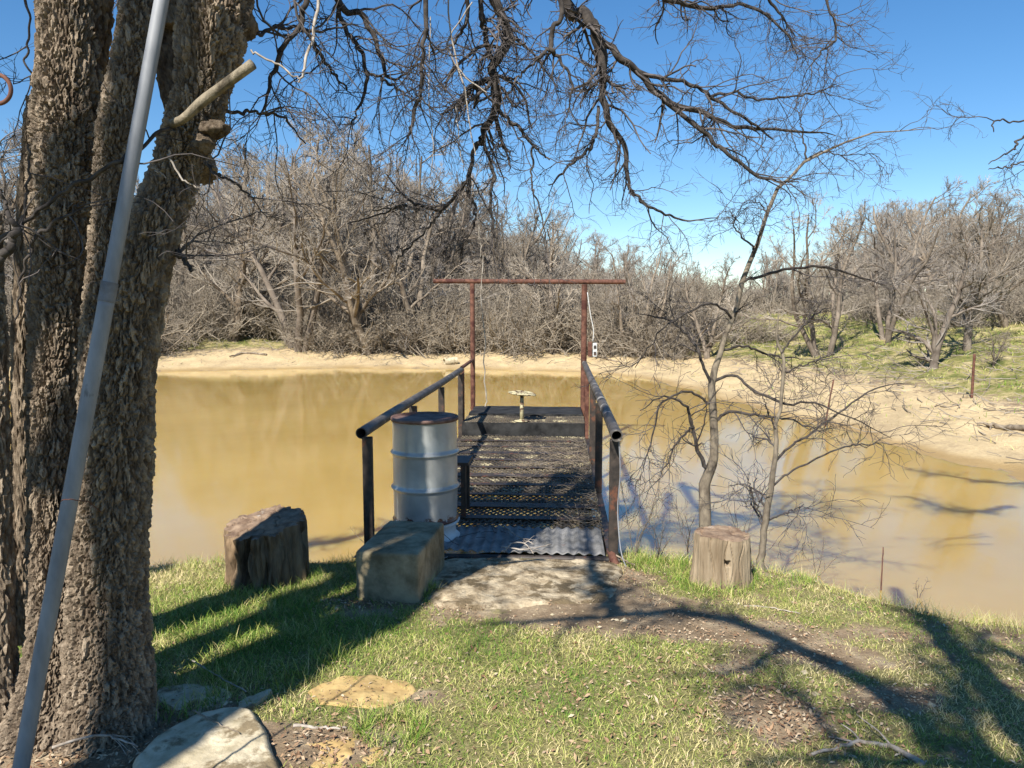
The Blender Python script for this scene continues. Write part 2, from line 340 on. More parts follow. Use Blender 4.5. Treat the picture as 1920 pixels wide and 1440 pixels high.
fgm = farz * sstep(2.4, 5.0, dd) * (1 - .75 * sstep(12, 17, dd)) * np.where(X > 4, .9, .45 + .35 * (X < -9))
addattr(ground, 'far_green', np.where(ins, 0, fgm))
sandm = farz * (1 - sstep(2.2, 5.0, dd)) * .85 + .08 * farz
addattr(ground, 'sand', np.where(ins, .4 * farz, sandm))
addattr(ground, 'wet', .85 * farz * (1 - sstep(.12, .55, dd + (fbm2(X, Y, .9, 3, 91) - .5) * .5)))
wm = MB(); gx, gy = np.meshgrid(np.linspace(-40, 30, 8), np.linspace(-6, 36, 6), indexing='ij')
i, j = np.meshgrid(np.arange(7), np.arange(5), indexing='ij'); wm.add(np.stack([gx.ravel(), gy.ravel(), np.full(gx.size, WATER)], 1), np.stack([i * 6 + j, (i + 1) * 6 + j, (i + 1) * 6 + j + 1, i * 6 + j + 1], -1).reshape(-1, 4))
tag(wm.build('water', M['water']), None, kind='structure')

# ------------------------------------------------------------------ branching
def spawn(rng, P, Rd, k, u0, u1, length, ang, n, wig, grav=0., rf=.6, rmin=.002, out=None, taper=.35, side=None):
    T, n0, _ = P.shape
    if T == 0: return P, Rd
    idx = np.repeat(np.arange(T), k); N = len(idx); u = rng.uniform(u0, u1, N) * (n0 - 1); s = np.minimum(u.astype(int), n0 - 2); f = (u - s)[:, None]
    p = P[idx, s] * (1 - f) + P[idx, s + 1] * f; t = P[idx, s + 1] - P[idx, s]; t /= np.linalg.norm(t, axis=1, keepdims=True) + 1e-9
    r0 = (Rd[idx, s] * (1 - f[:, 0]) + Rd[idx, s + 1] * f[:, 0]) * rf * rng.uniform(.7, 1.1, N); r0 = np.maximum(r0, rmin)
    q = rng.normal(size=(N, 3)); q -= (q * t).sum(1, keepdims=True) * t; q /= np.linalg.norm(q, axis=1, keepdims=True) + 1e-9
    a = ang * rng.uniform(.6, 1.35, N)[:, None]; d = np.cos(a) * t + np.sin(a) * q
    pl = np.linalg.norm(np.diff(P, axis=1), axis=2).sum(1)[idx]
    L = (length if np.isscalar(length) and length > 0 else 1) * rng.uniform(.45, 1.3, N)
    if length < 0: L = -length * pl * rng.uniform(.5, 1.2, N) * (1.1 - .6 * u / (n0 - 1))
    out_ = np.zeros((N, n, 3)); out_[:, 0] = p; step = (L / (n - 1))[:, None]
    for m_ in range(1, n):
        d = d + rng.normal(size=(N, 3)) * wig; d[:, 2] += grav; d /= np.linalg.norm(d, axis=1, keepdims=True)
        out_[:, m_] = out_[:, m_ - 1] + d * step
    rad = r0[:, None] * np.linspace(1, taper, n)[None]
    return out_, rad
def smooth_line(pts, n):
    pts = np.asarray(pts, float); m_ = len(pts)
    if m_ < 3:
        return np.stack([np.interp(np.linspace(0, m_ - 1, n), np.arange(m_), pts[:, k]) for k in range(pts.shape[1])], 1)
    ext = np.vstack([2 * pts[0] - pts[1], pts, 2 * pts[-1] - pts[-2]]); o = []
    for t in np.linspace(0, m_ - 1 - 1e-6, n):
        i = int(t); f = t - i; a, b_, c, d = ext[i], ext[i + 1], ext[i + 2], ext[i + 3]
        o.append(.5 * ((2 * b_) + (-a + c) * f + (2 * a - 5 * b_ + 4 * c - d) * f * f + (-a + 3 * b_ - 3 * c + d) * f ** 3))
    return np.array(o)
def limb_px(pts, n=26):   # (px, py, D, radius in px)
    w_ = np.array([list(atD(a, b_, D)) + [r * D / F] for a, b_, D, r in pts]); s = smooth_line(w_, n); return s[:, :3], np.maximum(s[:, 3], .0015)

# ------------------------------------------------------------------ far trees
def make_tree(seed, nst, lean, H, shape='up'):
    rng = np.random.default_rng(seed); mt = MB(); mc = MB()
    stems = []
    for k in range(nst):
        a = rng.uniform(0, 6.28); l = lean * rng.uniform(.4, 1.2); n = 9
        P = np.zeros((n, 3)); d = np.array([math.cos(a) * l, math.sin(a) * l, 1.]); P[0] = [math.cos(a) * .12, math.sin(a) * .12, -.3]
        for q in range(1, n):
            d = d / np.linalg.norm(d); P[q] = P[q - 1] + d * (H * .72 * rng.uniform(.85, 1.1) / (n - 1)); d = d + rng.normal(size=3) * .13 + np.array([0, 0, .06])
        stems.append(P)
    P0 = np.array(stems); R0 = np.linspace(.15, .035, 9)[None] * (1.25 / nst ** .35) * np.ones((nst, 1)) * (H / 8)
    mt.tubes(P0, R0, 7)
    k1 = {1: 16, 2: 10, 3: 8}.get(nst, 6)
    g1 = .03 if shape == 'up' else -.01
    P1, R1 = spawn(rng, P0, R0, k1, .22 if shape == 'up' else .12, 1, -.55, .85, 8, .16, g1, .62, .02)
    mt.tubes(P1, R1, 5)
    P2, R2 = spawn(rng, P1, R1, 7, .12, 1, -.55, .75, 6, .17, .04, .6, .010)
    mc.tubes(P2, R2, 4)
    P3, R3 = spawn(rng, P2, R2, 6, .12, 1, -.62, .65, 5, .14, .04, .65, .0062, taper=.45)
    mc.tubes(P3, R3, 3)
    P4, R4 = spawn(rng, P3, R3, 4, .1, 1, -.75, .65, 3, .18, .03, .7, .0048, taper=.5)
    mc.tubes(P4, R4, 3)
    return mt, mc
protos = []
for k, (seed, nst, lean, H, sh) in enumerate([(11, 1, .1, 8.5, 'up'), (12, 2, .25, 8, 'up'), (13, 3, .35, 7.5, 'up'), (14, 2, .3, 7, 'wide'), (15, 4, .45, 6.5, 'wide'), (16, 1, .15, 7.5, 'wide')]):
    mt, mc = make_tree(seed, nst, lean, H, sh)
    to = mt.build('trunk', M['far_bark'], link=False); co = mc.build('crown', M['far_twig'], link=False)
    Hm = max(np.percentile(np.vstack(mc.V)[:, 2], 99.7), 1); protos.append((to, co, Hm))
def far_tree(kind, x, y, hgt, rz, label, group, z=None):
    to, co, H = protos[kind]; s = hgt / H
    e = empty('bare_tree', (x, y, (gz(x, y) if z is None else z) - .05), rz, label, 'tree', group); e.scale = (s, s, s)
    for src in (to, co):
        c_ = src.copy(); COL.objects.link(c_); c_.parent = e
    return e
def hpx(p, ytop): # height so the top shows at row ytop
    return atD(960, ytop, p[1])[2] - p[2]
spec = [ # px, py base, ytop, kind, label
 (1545, 668, 372, 4, 'spreading bare tree with forked trunk at the left end of the green bank'),
 (1760, 692, 400, 5, 'bare tree with single dark trunk on the green bank, left of the rusty fence post'),
 (1814, 655, 385, 0, 'slim bare tree just up the bank behind the rusty fence post'),
 (1893, 612, 345, 1, 'dark trunked bare tree at the top of the green bank by the right edge'),
 (1858, 690, 605, 3, 'small bare bush like sapling on the bank right of the rusty fence post'),
 (1660, 640, 372, 2, 'bare tree on the bank between the forked tree and the single trunk tree'),
 (700, 662, 262, 1, 'tall bare tree leaning over the far sandy bank left of the dock frame'),
 (1035, 664, 395, 0, 'pale trunked bare tree on the far bank inside the dock frame'),
 (560, 655, 228, 2, 'tallest grey bare tree on the far bank above the pond, left of centre'),
 (430, 640, 290, 1, 'bare tree on the far bank just right of the large near trunks'),
 (800, 655, 320, 3, 'bushy bare tree on the far bank left beyond the left dock rail'),
 (1190, 668, 440, 4, 'low spreading bare tree on the far bank right of the dock frame'),
 (1330, 672, 475, 3, 'low bare tree on the far bank behind the pond side sapling'),
 (35, 650, 225, 1, 'bare tree on the far bank seen left of the large near trunks'),
]
rng = np.random.default_rng(5)
for px, py, yt, k, lab in spec:
    p = hit(px, py); far_tree(k, p[0], p[1], hpx(p, yt), rng.uniform(0, 6.28), lab, 'bare trees on the far bank')
# skyline of tree tops, read off the photograph
sky_x = [-200, 0, 60, 150, 330, 400, 520, 640, 760, 850, 960, 1080, 1180, 1240, 1320, 1400, 1500, 1620, 1700, 1800, 1920, 2150]
sky_y = [210, 205, 215, 260, 330, 290, 225, 215, 250, 300, 330, 400, 450, 495, 510, 470, 415, 362, 330, 335, 345, 330]
def lab_(k, px):
    return ('upright single stemmed', 'twin stemmed', 'three stemmed', 'wide twin stemmed', 'bushy four stemmed', 'wide crowned single stemmed')[k] + ' bare tree in the far wood, ' + \
        ('left of the big trunks' if px < 60 else 'between big trunks and left handrail' if px < 690 else 'behind the dock frame' if px < 1160 else 'behind the leafless saplings' if px < 1500 else 'above the green bank')
rows = [(39, 46, 40, .0), (47, 56, 40, .0), (57, 70, 40, 0)]
for D0, D1, n, _ in rows:
    for k in range(n):
        px = -260 + (k + rng.uniform(.1, .9)) / n * 2420; D = rng.uniform(D0, D1)
        if 1250 < px < 1400 and D < 47: continue
        if px > 1450 and D < 47: D -= 6
        x = (px - 960) / F * D; z = gz(x, D); yt = np.interp(px, sky_x, sky_y) + rng.uniform(0, 75)
        h_ = atD(960, yt, D)[2] - z
        if h_ < 2.5: h_ = rng.uniform(3, 4.5)
        KD = int(rng.integers(0, 6)); far_tree(KD, x, D, min(h_, 14), rng.uniform(0, 6.28), lab_(KD, px), 'bare trees of the wood beyond the pond')
# masses made of instances: far wood and undergrowth
def scatter(name, pts, scales, rots, protos_, label, mat):
    me = bpy.data.meshes.new(name); me.from_pydata([tuple(p) for p in pts], [], [])
    a = me.attributes.new('sc', 'FLOAT', 'POINT'); a.data.foreach_set('value', np.array(scales, np.float32))
    a = me.attributes.new('rz', 'FLOAT_VECTOR', 'POINT'); a.data.foreach_set('vector', np.stack([0 * rots, 0 * rots, rots], 1).astype(np.float32).ravel())
    o = bpy.data.objects.new(name, me); COL.objects.link(o); me.materials.append(mat)
    c_ = bpy.data.collections.new(name + '_source')
    for q in protos_: c_.objects.link(q)
    ng = bpy.data.node_groups.new(name + '_nodes', 'GeometryNodeTree')
    ng.interface.new_socket('Geometry', in_out='INPUT', socket_type='NodeSocketGeometry'); ng.interface.new_socket('Geometry', in_out='OUTPUT', socket_type='NodeSocketGeometry')
    N = ng.nodes.new; L = ng.links.new; gi = N('NodeGroupInput'); go = N('NodeGroupOutput'); ip = N('GeometryNodeInstanceOnPoints'); ci = N('GeometryNodeCollectionInfo')
    ci.inputs['Collection'].default_value = c_; ci.inputs['Separate Children'].default_value = True; ci.inputs['Reset Children'].default_value = True
    s_ = N('GeometryNodeInputNamedAttribute'); s_.data_type = 'FLOAT'; s_.inputs['Name'].default_value = 'sc'
    r_ = N('GeometryNodeInputNamedAttribute'); r_.data_type = 'FLOAT_VECTOR'; r_.inputs['Name'].default_value = 'rz'
    er = N('FunctionNodeEulerToRotation')
    L(gi.outputs[0], ip.inputs['Points']); L(ci.outputs[0], ip.inputs['Instance']); ip.inputs['Pick Instance'].default_value = True
    L(s_.outputs[0], ip.inputs['Scale']); L(r_.outputs[0], er.inputs[0]); L(er.outputs[0], ip.inputs['Rotation']); L(ip.outputs[0], go.inputs[0])
    md = o.modifiers.new('scatter', 'NODES'); md.node_group = ng
    tag(o, label, kind='stuff'); return o
wood = []
for k in (0, 2, 3, 5):
    mt, mc = make_tree(40 + k, [1, 2, 3, 2, 4, 1][k], .3, 8, 'up'); 
    for lst, src in ((mc.Q, mt.Q),):
        off = mc.n
        for q in src: lst.append(q + off)
    mc.V += mt.V; mc.A += mt.A; mc.n += mt.n
    wood.append(mc.build('wood_tree', M['far_twig'], link=False))
pts = []; scs = []
for k in range(330):
    px = rng.uniform(-350, 2250); D = rng.uniform(70, 135); x = (px - 960) / F * D; z = gz(x, D)
    yt = np.interp(px, sky_x, sky_y) + 35 + rng.uniform(0, 40); h_ = np.clip(atD(960, yt, D)[2] - z, 3.5, 13)
    pts.append((x, D, z - .1)); scs.append(h_ / 8)
tag(scatter('distant_wood', pts, scs, rng.uniform(0, 6.28, len(pts)), wood, None, M['far_twig']), 'distant mass of bare grey woodland closing the view behind the pond', 'wood')
brush = []
for k in range(4):
    r2 = np.random.default_rng(70 + k); n = 34; P = np.zeros((n, 7, 3)); a = r2.uniform(0, 6.28, n); ln = r2.uniform(.8, 1.8, n)
    P[:, 0, :2] = r2.normal(size=(n, 2)) * .35; P[:, 0, 2] = -.1; d = np.stack([np.cos(a) * r2.uniform(.2, 1.5, n), np.sin(a) * r2.uniform(.2, 1.5, n), np.ones(n)], 1)
    for q in range(1, 7):
        d /= np.linalg.norm(d, axis=1, keepdims=True); P[:, q] = P[:, q - 1] + d * (ln / 6)[:, None]; d = d + r2.normal(size=(n, 3)) * .2; d[:, 2] -= .1
    Rb = np.linspace(.016, .007, 7)[None] * np.ones((n, 1)); mb = MB(); mb.tubes(P, Rb, 4)
    P1, R1 = spawn(r2, P, Rb, 7, .1, 1, -.5, .8, 5, .25, 0, .7, .007); mb.tubes(P1, R1, 3)
    P2, R2 = spawn(r2, P1, R1, 3, .1, 1, -.6, .8, 3, .2, 0, .8, .0065, taper=.6); mb.tubes(P2, R2, 3)
    brush.append(mb.build('brush_clump', M['brush'], link=False))
pts = []; scs = []; mid = poly[NN + 2:-2]
seglen = np.linalg.norm(np.diff(mid, axis=0), axis=1)
tries = 0
while len(pts) < 620 and tries < 9000:
    tries += 1
    px = rng.uniform(-250, 2100); D = rng.uniform(15, 55); x = (px - 960) / F * D
    z, d_, wn_, in_ = terrain(np.array([x]), np.array([D]))
    if in_[0] or wn_[0] > .5: continue
    lo = 3.3 if px < 1300 else (9.5 if px > 1480 else 6)
    if px < 560 and px > 300: lo = 6.5
    if d_[0] < lo or (px > 1300 and d_[0] < 14 and rng.uniform() < .8): continue
    if d_[0] > 19 or rng.uniform() > np.exp(-(d_[0] - lo) / 7): continue
    pts.append((x, D, z[0])); scs.append(rng.uniform(.7, 1.9) if px < 1300 else rng.uniform(.5, 1.2))
tag(scatter('undergrowth', pts, scs, rng.uniform(0, 6.28, len(pts)), brush, None, M['brush']), 'tangled dry undergrowth along the foot of the far wood', 'undergrowth')

# ------------------------------------------------------------------ large near tree
tree = empty('many_trunked_tree', hit(190, 1345), 0, 'large rough barked tree with several trunks beside the leaning pipe, branches hanging over the pond', 'tree')
TB = np.array(tree.location)
def trunk(pts, n_r, n_a, seed, flare=.5, amp=.019, taper_end=False, name='trunk', lobes=1., parent=None, world=None):
    parent = parent or tree; TB = np.array(parent.location)
    w_ = np.array(world) if world is not None else np.array([list(atD(a, b_, D)) + [r * D / F] for a, b_, D, r in pts])
    s = smooth_line(w_, n_r); C = s[:, :3]; Rr = s[:, 3]
    tg = np.gradient(C, axis=0); tg /= np.linalg.norm(tg, axis=1, keepdims=True)
    ref = np.array([1., 0, 0]); u = ref - (tg @ ref)[:, None] * tg; u /= np.linalg.norm(u, axis=1, keepdims=True); v = np.cross(tg, u)
    ang = np.arange(n_a) / n_a * 2 * math.pi; nrm = np.cos(ang)[None, :, None] * u[:, None] + np.sin(ang)[None, :, None] * v[:, None]
    hgt = np.maximum(C[:, 2] - .1, 0)[:, None]
    lob = (vnoise(np.stack([np.cos(ang) * 1.6 + seed, np.sin(ang) * 1.6, ang * 0 + seed], 1)) - .35) * 2
    low = fbm(np.stack([(np.cos(ang)[None] * 1.3 + 0 * hgt), (np.sin(ang)[None] * 1.3 + 0 * hgt), C[:, 2][:, None] * 1.6 + 0 * ang[None]], -1).reshape(-1, 3) + seed, 3).reshape(n_r, n_a) - .5
    rad = Rr[:, None] * (1 + lobes * .26 * low) * (1 + flare * np.exp(-hgt / .16) * (1 + lob[None]))
    P = (C[:, None] + nrm * rad[..., None]).reshape(-1, 3)
    q = P + .03 * np.stack([fbm(P * 9, 2, 5), fbm(P * 9, 2, 6), fbm(P * 5, 2, 7)], 1)
    q = q + .022 * np.stack([fbm(P * 26, 2, 11), fbm(P * 26, 2, 12), fbm(P * 20, 2, 13)], 1)
    F1, F2, Cc = voro(q * np.array([52, 52, 12]) + seed * 3.1, 1)
    f1, f2, c2 = voro(q * np.array([120, 120, 46]) + seed, 4)
    disp = sstep(.02, .15, F2 - F1) * (.5 + .8 * Cc) + .5 * sstep(.02, .16, f2 - f1) * (.2 + c2) + (fbm(P * 14, 3, 8) - .5) * .7
    P = P + nrm.reshape(-1, 3) * (amp * (disp - .75))[:, None]
    i, j = np.meshgrid(np.arange(n_r - 1), np.arange(n_a), indexing='ij'); j2 = (j + 1) % n_a
    mb = MB(); mb.add(P - TB, np.stack([i * n_a + j, i * n_a + j2, (i + 1) * n_a + j2, (i + 1) * n_a + j], -1).reshape(-1, 4)[:, ::-1], None, Cc * .6 + c2 * .4)
    c0 = len(P); mb.add(np.array([C[0], C[-1]]) - TB); mb.T.append(np.array([[c0 + 1, (n_r - 1) * n_a + (k + 1) % n_a, (n_r - 1) * n_a + k] for k in range(n_a)]))
    mb.T.append(np.array([[c0, k, (k + 1) % n_a] for k in range(n_a)]))
    return mb.build(name, M['bark'], parent, smooth=False, attr='plate')
trunk([(85, 1490, 3.0, 88), (98, 1380, 3.05, 72), (104, 1200, 3.15, 48), (98, 1000, 3.25, 38), (98, 800, 3.3, 38), (108, 640, 3.35, 44), (113, 480, 3.4, 52), (122, 330, 3.4, 54), (127, 230, 3.45, 54), (130, 0, 3.5, 48), (126, -260, 3.6, 52), (90, -700, 3.6, 50)], 560, 180, 1.7, .25)
trunk([(205, 1470, 3.05, 100), (205, 1360, 3.05, 78), (203, 1230, 3.08, 70), (203, 1100, 3.1, 66), (210, 960, 3.1, 62), (225, 800, 3.1, 54), (240, 640, 3.12, 50), (276, 480, 3.15, 43), (328, 327, 3.25, 39), (359, 233, 3.28, 41), (377, 167, 3.3, 43), (395, 60, 3.35, 56), (415, -60, 3.45, 54), (450, -300, 3.6, 46), (500, -700, 3.9, 40)], 560, 190, 4.2, .2)
trunk([(178, 900, 3.22, 30), (184, 700, 3.24, 32), (190, 560, 3.28, 28), (198, 440, 3.3, 24), (208, 327, 3.3, 24), (218, 233, 3.3, 28), (248, 100, 3.35, 30), (260, 0, 3.4, 28), (272, -120, 3.42, 32), (290, -400, 3.6, 34), (330, -800, 3.8, 30)], 400, 110, 7.7, 0, .015)
trunk([(168, 420, 3.6, 8), (172, 300, 3.6, 12), (182, 150, 3.6, 14), (190, 0, 3.6, 18), (195, -200, 3.6, 20), (190, -500, 3.6, 16)], 120, 40, 3.9, 0, .012)
trunk([(338, 60, 3.55, 30), (345, -60, 3.6, 34), (350, -260, 3.7, 30), (300, -700, 3.9, 26)], 70, 60, 5.5, 0, .012)
trunk([(385, 330, 3.32, 22), (340, 210, 3.5, 26), (322, 90, 3.6, 30), (318, -40, 3.7, 30)], 60, 50, 5.9, 0, .01)
trunk([(40, 1200, 3.5, 24), (44, 1000, 3.5, 18), (42, 700, 3.5, 16), (46, 450, 3.5, 14), (52, 270, 3.5, 8), (53, 180, 3.5, 3)], 150, 50, 9.1, 0, .01)
trunk([(-20, 1500, 3.0, 70), (-14, 1300, 3.05, 44), (-12, 1000, 3.1, 30), (-12, 700, 3.15, 22), (-8, 520, 3.2, 12), (-6, 400, 3.2, 6)], 200, 70, 3.3, .2, .012)
trunk([(-180, 1420, 3.1, 90), (-170, 1200, 3.15, 70), (-190, 800, 3.2, 62), (-200, 300, 3.2, 58), (-215, -200, 3.3, 52), (-250, -800, 3.4, 42)], 160, 60, 6.6, .3)
def perp(pp, y, z, r): return (( pp + HS[0] * y) / HS[1], y, z, r)
bt = empty('tree_behind', (perp(-2.5, -1.5, 0, 0)[0], -1.5, .2), 0, 'upright tree standing behind the viewpoint, shading the right side of the big trunks', 'tree')
trunk(None, 60, 40, 2.2, .3, world=[perp(-2.48, -1.5, -.2, .24), perp(-2.48, -1.5, 1.5, .20), perp(-2.50, -1.5, 3.6, .2), perp(-2.60, -1.5, 5.0, .2), perp(-2.70, -1.5, 7, .18), perp(-2.72, -1.5, 9.5, .15), perp(-2.6, -1.4, 11, .08)], parent=bt)
# cut stub and knots
def part_tube(name, pts, mat, sides=10, n=14, cap=True, parent=tree, base=None):
    P, r = limb_px(pts, n); mb = MB(); mb.tubes((P - (TB if base is None else base))[None], r[None], sides, cap); return mb.build(name, mat, parent)
part_tube('sawn_stub', [(322, 232, 3.05, 8), (345, 222, 3.0, 8), (380, 190, 2.99, 9.5), (420, 160, 2.98, 9), (474, 120, 2.95, 9.5)], M['stub'], 12)
for a in [(402, 243, 3.08, 26, 15), (380, 270, 3.07, 20, 17), (458, 45, 3.36, 20, 30)]:
    n_a, n_b = 26, 18; th = np.linspace(.02, math.pi - .02, n_b); ph = np.arange(n_a) / n_a * 2 * math.pi
    D_ = np.stack([np.sin(th)[:, None] * np.cos(ph), np.sin(th)[:, None] * np.sin(ph), np.cos(th)[:, None] + 0 * ph], -1).reshape(-1, 3)
    r_ = 1 + 1.1 * (fbm(D_ * 2.8 + a[0], 5) - .5); P = D_ * r_[:, None] * np.array([a[3], (a[3] + a[4]) / 2, a[4]]) * a[2] / F
    i, j = np.meshgrid(np.arange(n_b - 1), np.arange(n_a), indexing='ij'); j2 = (j + 1) % n_a
    mb = MB(); mb.add(P + atD(a[0], a[1], a[2] + .05) - TB, np.stack([i * n_a + j, (i + 1) * n_a + j, (i + 1) * n_a + j2, i * n_a + j2], -1).reshape(-1, 4)); mb.build('knot', M['bark'], tree)
limbs = [
 [(700, -900, 4.0, 26), (860, -300, 4.4, 18), (915, -60, 4.6, 13), (930, 10, 4.6, 11), (953, 80, 4.6, 11), (923, 127, 4.6, 11), (927, 167, 4.6, 9), (930, 207, 4.6, 9), (910, 240, 4.6, 7.5), (903, 263, 4.6, 7)],
 [(903, 263, 4.6, 6.5), (887, 283, 4.6, 5), (880, 327, 4.6, 4.5), (860, 360, 4.65, 4.2), (830, 393, 4.7, 4), (783, 383, 4.8, 3), (767, 377, 4.8, 2.6), (723, 327, 4.9, 1.6)],
 [(903, 263, 4.6, 4), (910, 283, 4.6, 4), (927, 327, 4.55, 4), (920, 367, 4.5, 3.5), (923, 417, 4.5, 3), (920, 477, 4.45, 2)],
 [(880, 330, 4.6, 3.8), (882, 370, 4.6, 3.4), (893, 400, 4.6, 3), (880, 440, 4.6, 2), (850, 480, 4.6, 1.3)],
 [(830, 393, 4.7, 3.4), (800, 430, 4.7, 2.4), (760, 470, 4.75, 2), (740, 490, 4.8, 1)],
 [(700, 395, 4.9, 1.4), (760, 385, 4.85, 2.4), (650, 420, 5, 1.2)],
 [(925, 150, 4.6, 7), (893, 157, 4.5, 6), (873, 175, 4.45, 5), (858, 213, 4.4, 2)],
 [(893, 157, 4.5, 4), (895, 185, 4.5, 4), (888, 203, 4.5, 2)],
 [(935, 210, 4.6, 4.5), (973, 240, 4.6, 4), (1000, 273, 4.6, 3), (1030, 300, 4.6, 1.6)],
 [(1000, 273, 4.6, 2.6), (996, 330, 4.6, 2.2), (1003, 367, 4.6, 2), (1020, 430, 4.6, 1.5), (1022, 480, 4.6, 1)],
 [(895, -200, 4.5, 8), (903, 0, 4.5, 6), (908, 60, 4.55, 6), (923, 110, 4.6, 6)],
 [(860, -150, 4.2, 7), (878, 0, 4.3, 5), (870, 50, 4.35, 4), (850, 80, 4.4, 3), (808, 105, 4.5, 1.6)],
 [(760, -1000, 4.2, 30), (930, -420, 4.7, 22), (1063, -5, 5.0, 13), (1097, 20, 5, 13), (1113, 57, 5, 13), (1130, 110, 5.0, 11), (1131, 160, 5, 8), (1131, 193, 5, 8), (1147, 233, 5.05, 7.5), (1173, 277, 5.1, 6), (1178, 340, 5.1, 4)],
 [(1178, 335, 5.1, 4), (1183, 360, 5.1, 4), (1207, 380, 5.1, 3.5), (1240, 397, 5.15, 3), (1280, 412, 5.2, 2.2), (1345, 408, 5.2, 1)],
 [(1118, 60, 5, 9), (1140, 85, 5.0, 8), (1160, 105, 5, 8), (1190, 130, 5.05, 8), (1223, 167, 5.1, 8), (1267, 195, 5.15, 6.5), (1313, 207, 5.2, 6), (1340, 225, 5.2, 5), (1380, 237, 5.3, 4.5), (1430, 240, 5.4, 3.5), (1513, 247, 5.5, 2.5), (1565, 252, 5.6, 1)],
 [(1225, 170, 5.1, 6), (1280, 215, 5.1, 5.5), (1330, 260, 5.1, 5), (1363, 287, 5.1, 4.5), (1413, 323, 5.1, 4), (1453, 340, 5.1, 2.8), (1497, 340, 5.1, 1.2)],
 [(1190, 130, 5.05, 5), (1240, 148, 5.1, 4.5), (1280, 152, 5.2, 4.5), (1313, 167, 5.25, 4.2), (1347, 190, 5.3, 4), (1377, 210, 5.3, 3.5), (1413, 233, 5.35, 3), (1450, 260, 5.4, 1.5)],
 [(1330, 182, 5.3, 3.5), (1380, 175, 5.3, 3), (1420, 187, 5.3, 2.8), (1460, 183, 5.35, 2.5), (1513, 177, 5.4, 2), (1570, 158, 5.5, 1)],
 [(1000, -350, 4.5, 8), (1050, -5, 4.5, 6), (1037, 50, 4.5, 5.5), (1033, 87, 4.5, 5.5), (1045, 105, 4.5, 4), (1060, 127, 4.5, 3.5), (1073, 167, 4.5, 3), (1063, 220, 4.5, 1.2)],
 [(1033, 90, 4.5, 3.6), (1010, 110, 4.5, 3), (973, 143, 4.5, 2), (940, 165, 4.5, 1)],
 [(1122, 200, 5, 4), (1117, 245, 4.9, 4), (1107, 277, 4.9, 4), (1073, 303, 4.8, 3.5), (1050, 330, 4.8, 2.5), (1030, 347, 4.8, 1.5)],
 [(780, -500, 3.9, 8), (800, -5, 4, 5.5), (797, 67, 4, 5), (790, 160, 4, 4.5), (777, 213, 4, 4.5), (763, 257, 4, 2.5)],
 [(560, -500, 3.9, 18), (600, -160, 4.1, 11), (640, 8, 4.2, 7.5), (673, 23, 4.2, 7), (693, 53, 4.2, 6), (713, 107, 4.2, 5), (730, 147, 4.25, 3.5), (760, 140, 4.3, 2), (800, 110, 4.3, 1)],
 [(600, -160, 4.1, 7), (640, 33, 4.2, 5.5), (667, 80, 4.2, 5), (687, 133, 4.2, 4.5), (677, 193, 4.2, 3), (657, 233, 4.2, 1.5)],
 [(687, 133, 4.2, 3.5), (720, 150, 4.2, 3), (750, 170, 4.2, 2.5), (780, 190, 4.2, 1)],
 [(440, -200, 3.5, 14), (560, -60, 3.6, 9), (567, 33, 3.6, 6), (533, 87, 3.6, 6), (513, 133, 3.6, 5), (493, 207, 3.6, 2.5)],
 [(400, 210, 3.3, 5), (440, 213, 3.4, 4), (483, 212, 3.5, 3.5), (533, 222, 3.6, 3), (573, 270, 3.7, 1.5)],
 [(380, 290, 3.2, 5), (400, 325, 3.2, 3.5), (440, 345, 3.25, 3), (478, 372, 3.3, 2)],
 [(440, 75, 3.35, 6), (480, 65, 3.5, 4.5), (530, 50, 3.7, 4), (600, 60, 3.8, 3), (660, 45, 4, 1.5)],
 [(330, 470, 3.2, 6), (345, 485, 3.15, 5), (362, 510, 3.1, 3)],
 [(-30, 500, 2.9, 5), (20, 440, 2.9, 5), (60, 405, 2.9, 4.5), (120, 360, 2.9, 4.5), (190, 322, 2.9, 4.5), (240, 290, 2.9, 5), (300, 250, 3.0, 4), (330, 235, 3.1, 4)],
 [(2, 355, 2.8, 3), (14, 395, 2.8, 5), (32, 430, 2.8, 8), (20, 460, 2.8, 9), (-10, 500, 2.8, 12)],
 [(55, 270, 2.9, 2.5), (52, 350, 2.9, 3), (42, 420, 2.9, 4), (32, 432, 2.85, 5)],
 [(28, 600, 2.9, 2), (45, 510, 2.9, 3), (75, 440, 2.9, 4.5), (130, 400, 2.9, 3), (150, 380, 2.9, 1.5)],
 [(1500, -300, 5, 4), (1547, -5, 5, 3), (1563, 33, 5, 2.6), (1563, 77, 5, 2.6), (1540, 97, 5, 2.2), (1510, 132, 5, 1)],
 [(2100, 200, 4.5, 4), (1930, 228, 4.5, 2), (1868, 226, 4.5, 1.8), (1861, 250, 4.5, 1)],
 [(2080, 160, 4.5, 4), (1925, 250, 4.5, 2.5), (1900, 280, 4.5, 2.2), (1855, 305, 4.5, 1)],
 [(2080, 290, 4.5, 4), (1925, 303, 4.5, 2), (1890, 314, 4.5, 1.8), (1852, 316, 4.5, 1)],
 [(900, -600, 4.6, 16), (1120, -160, 5, 9), (1220, -20, 5.2, 6), (1280, 8, 5.3, 5), (1345, 15, 5.4, 4.5), (1400, 10, 5.4, 3.5), (1470, 60, 5.4, 2.5), (1497, 110, 5.4, 1)],
 [(1080, -300, 4.8, 8), (1290, -100, 5.2, 5), (1400, -40, 5.3, 4), (1450, 10, 5.4, 3), (1490, 70, 5.4, 1)],
 [(560, 30, 3.9, 3), (600, 100, 4.1, 4), (650, 170, 4.2, 2)],
 [(20, -60, 3.6, 5), (52, 20, 3.6, 2.6), (50, 100, 3.6, 2.4), (60, 160, 3.6, 2), (58, 195, 3.6, 1)],
]
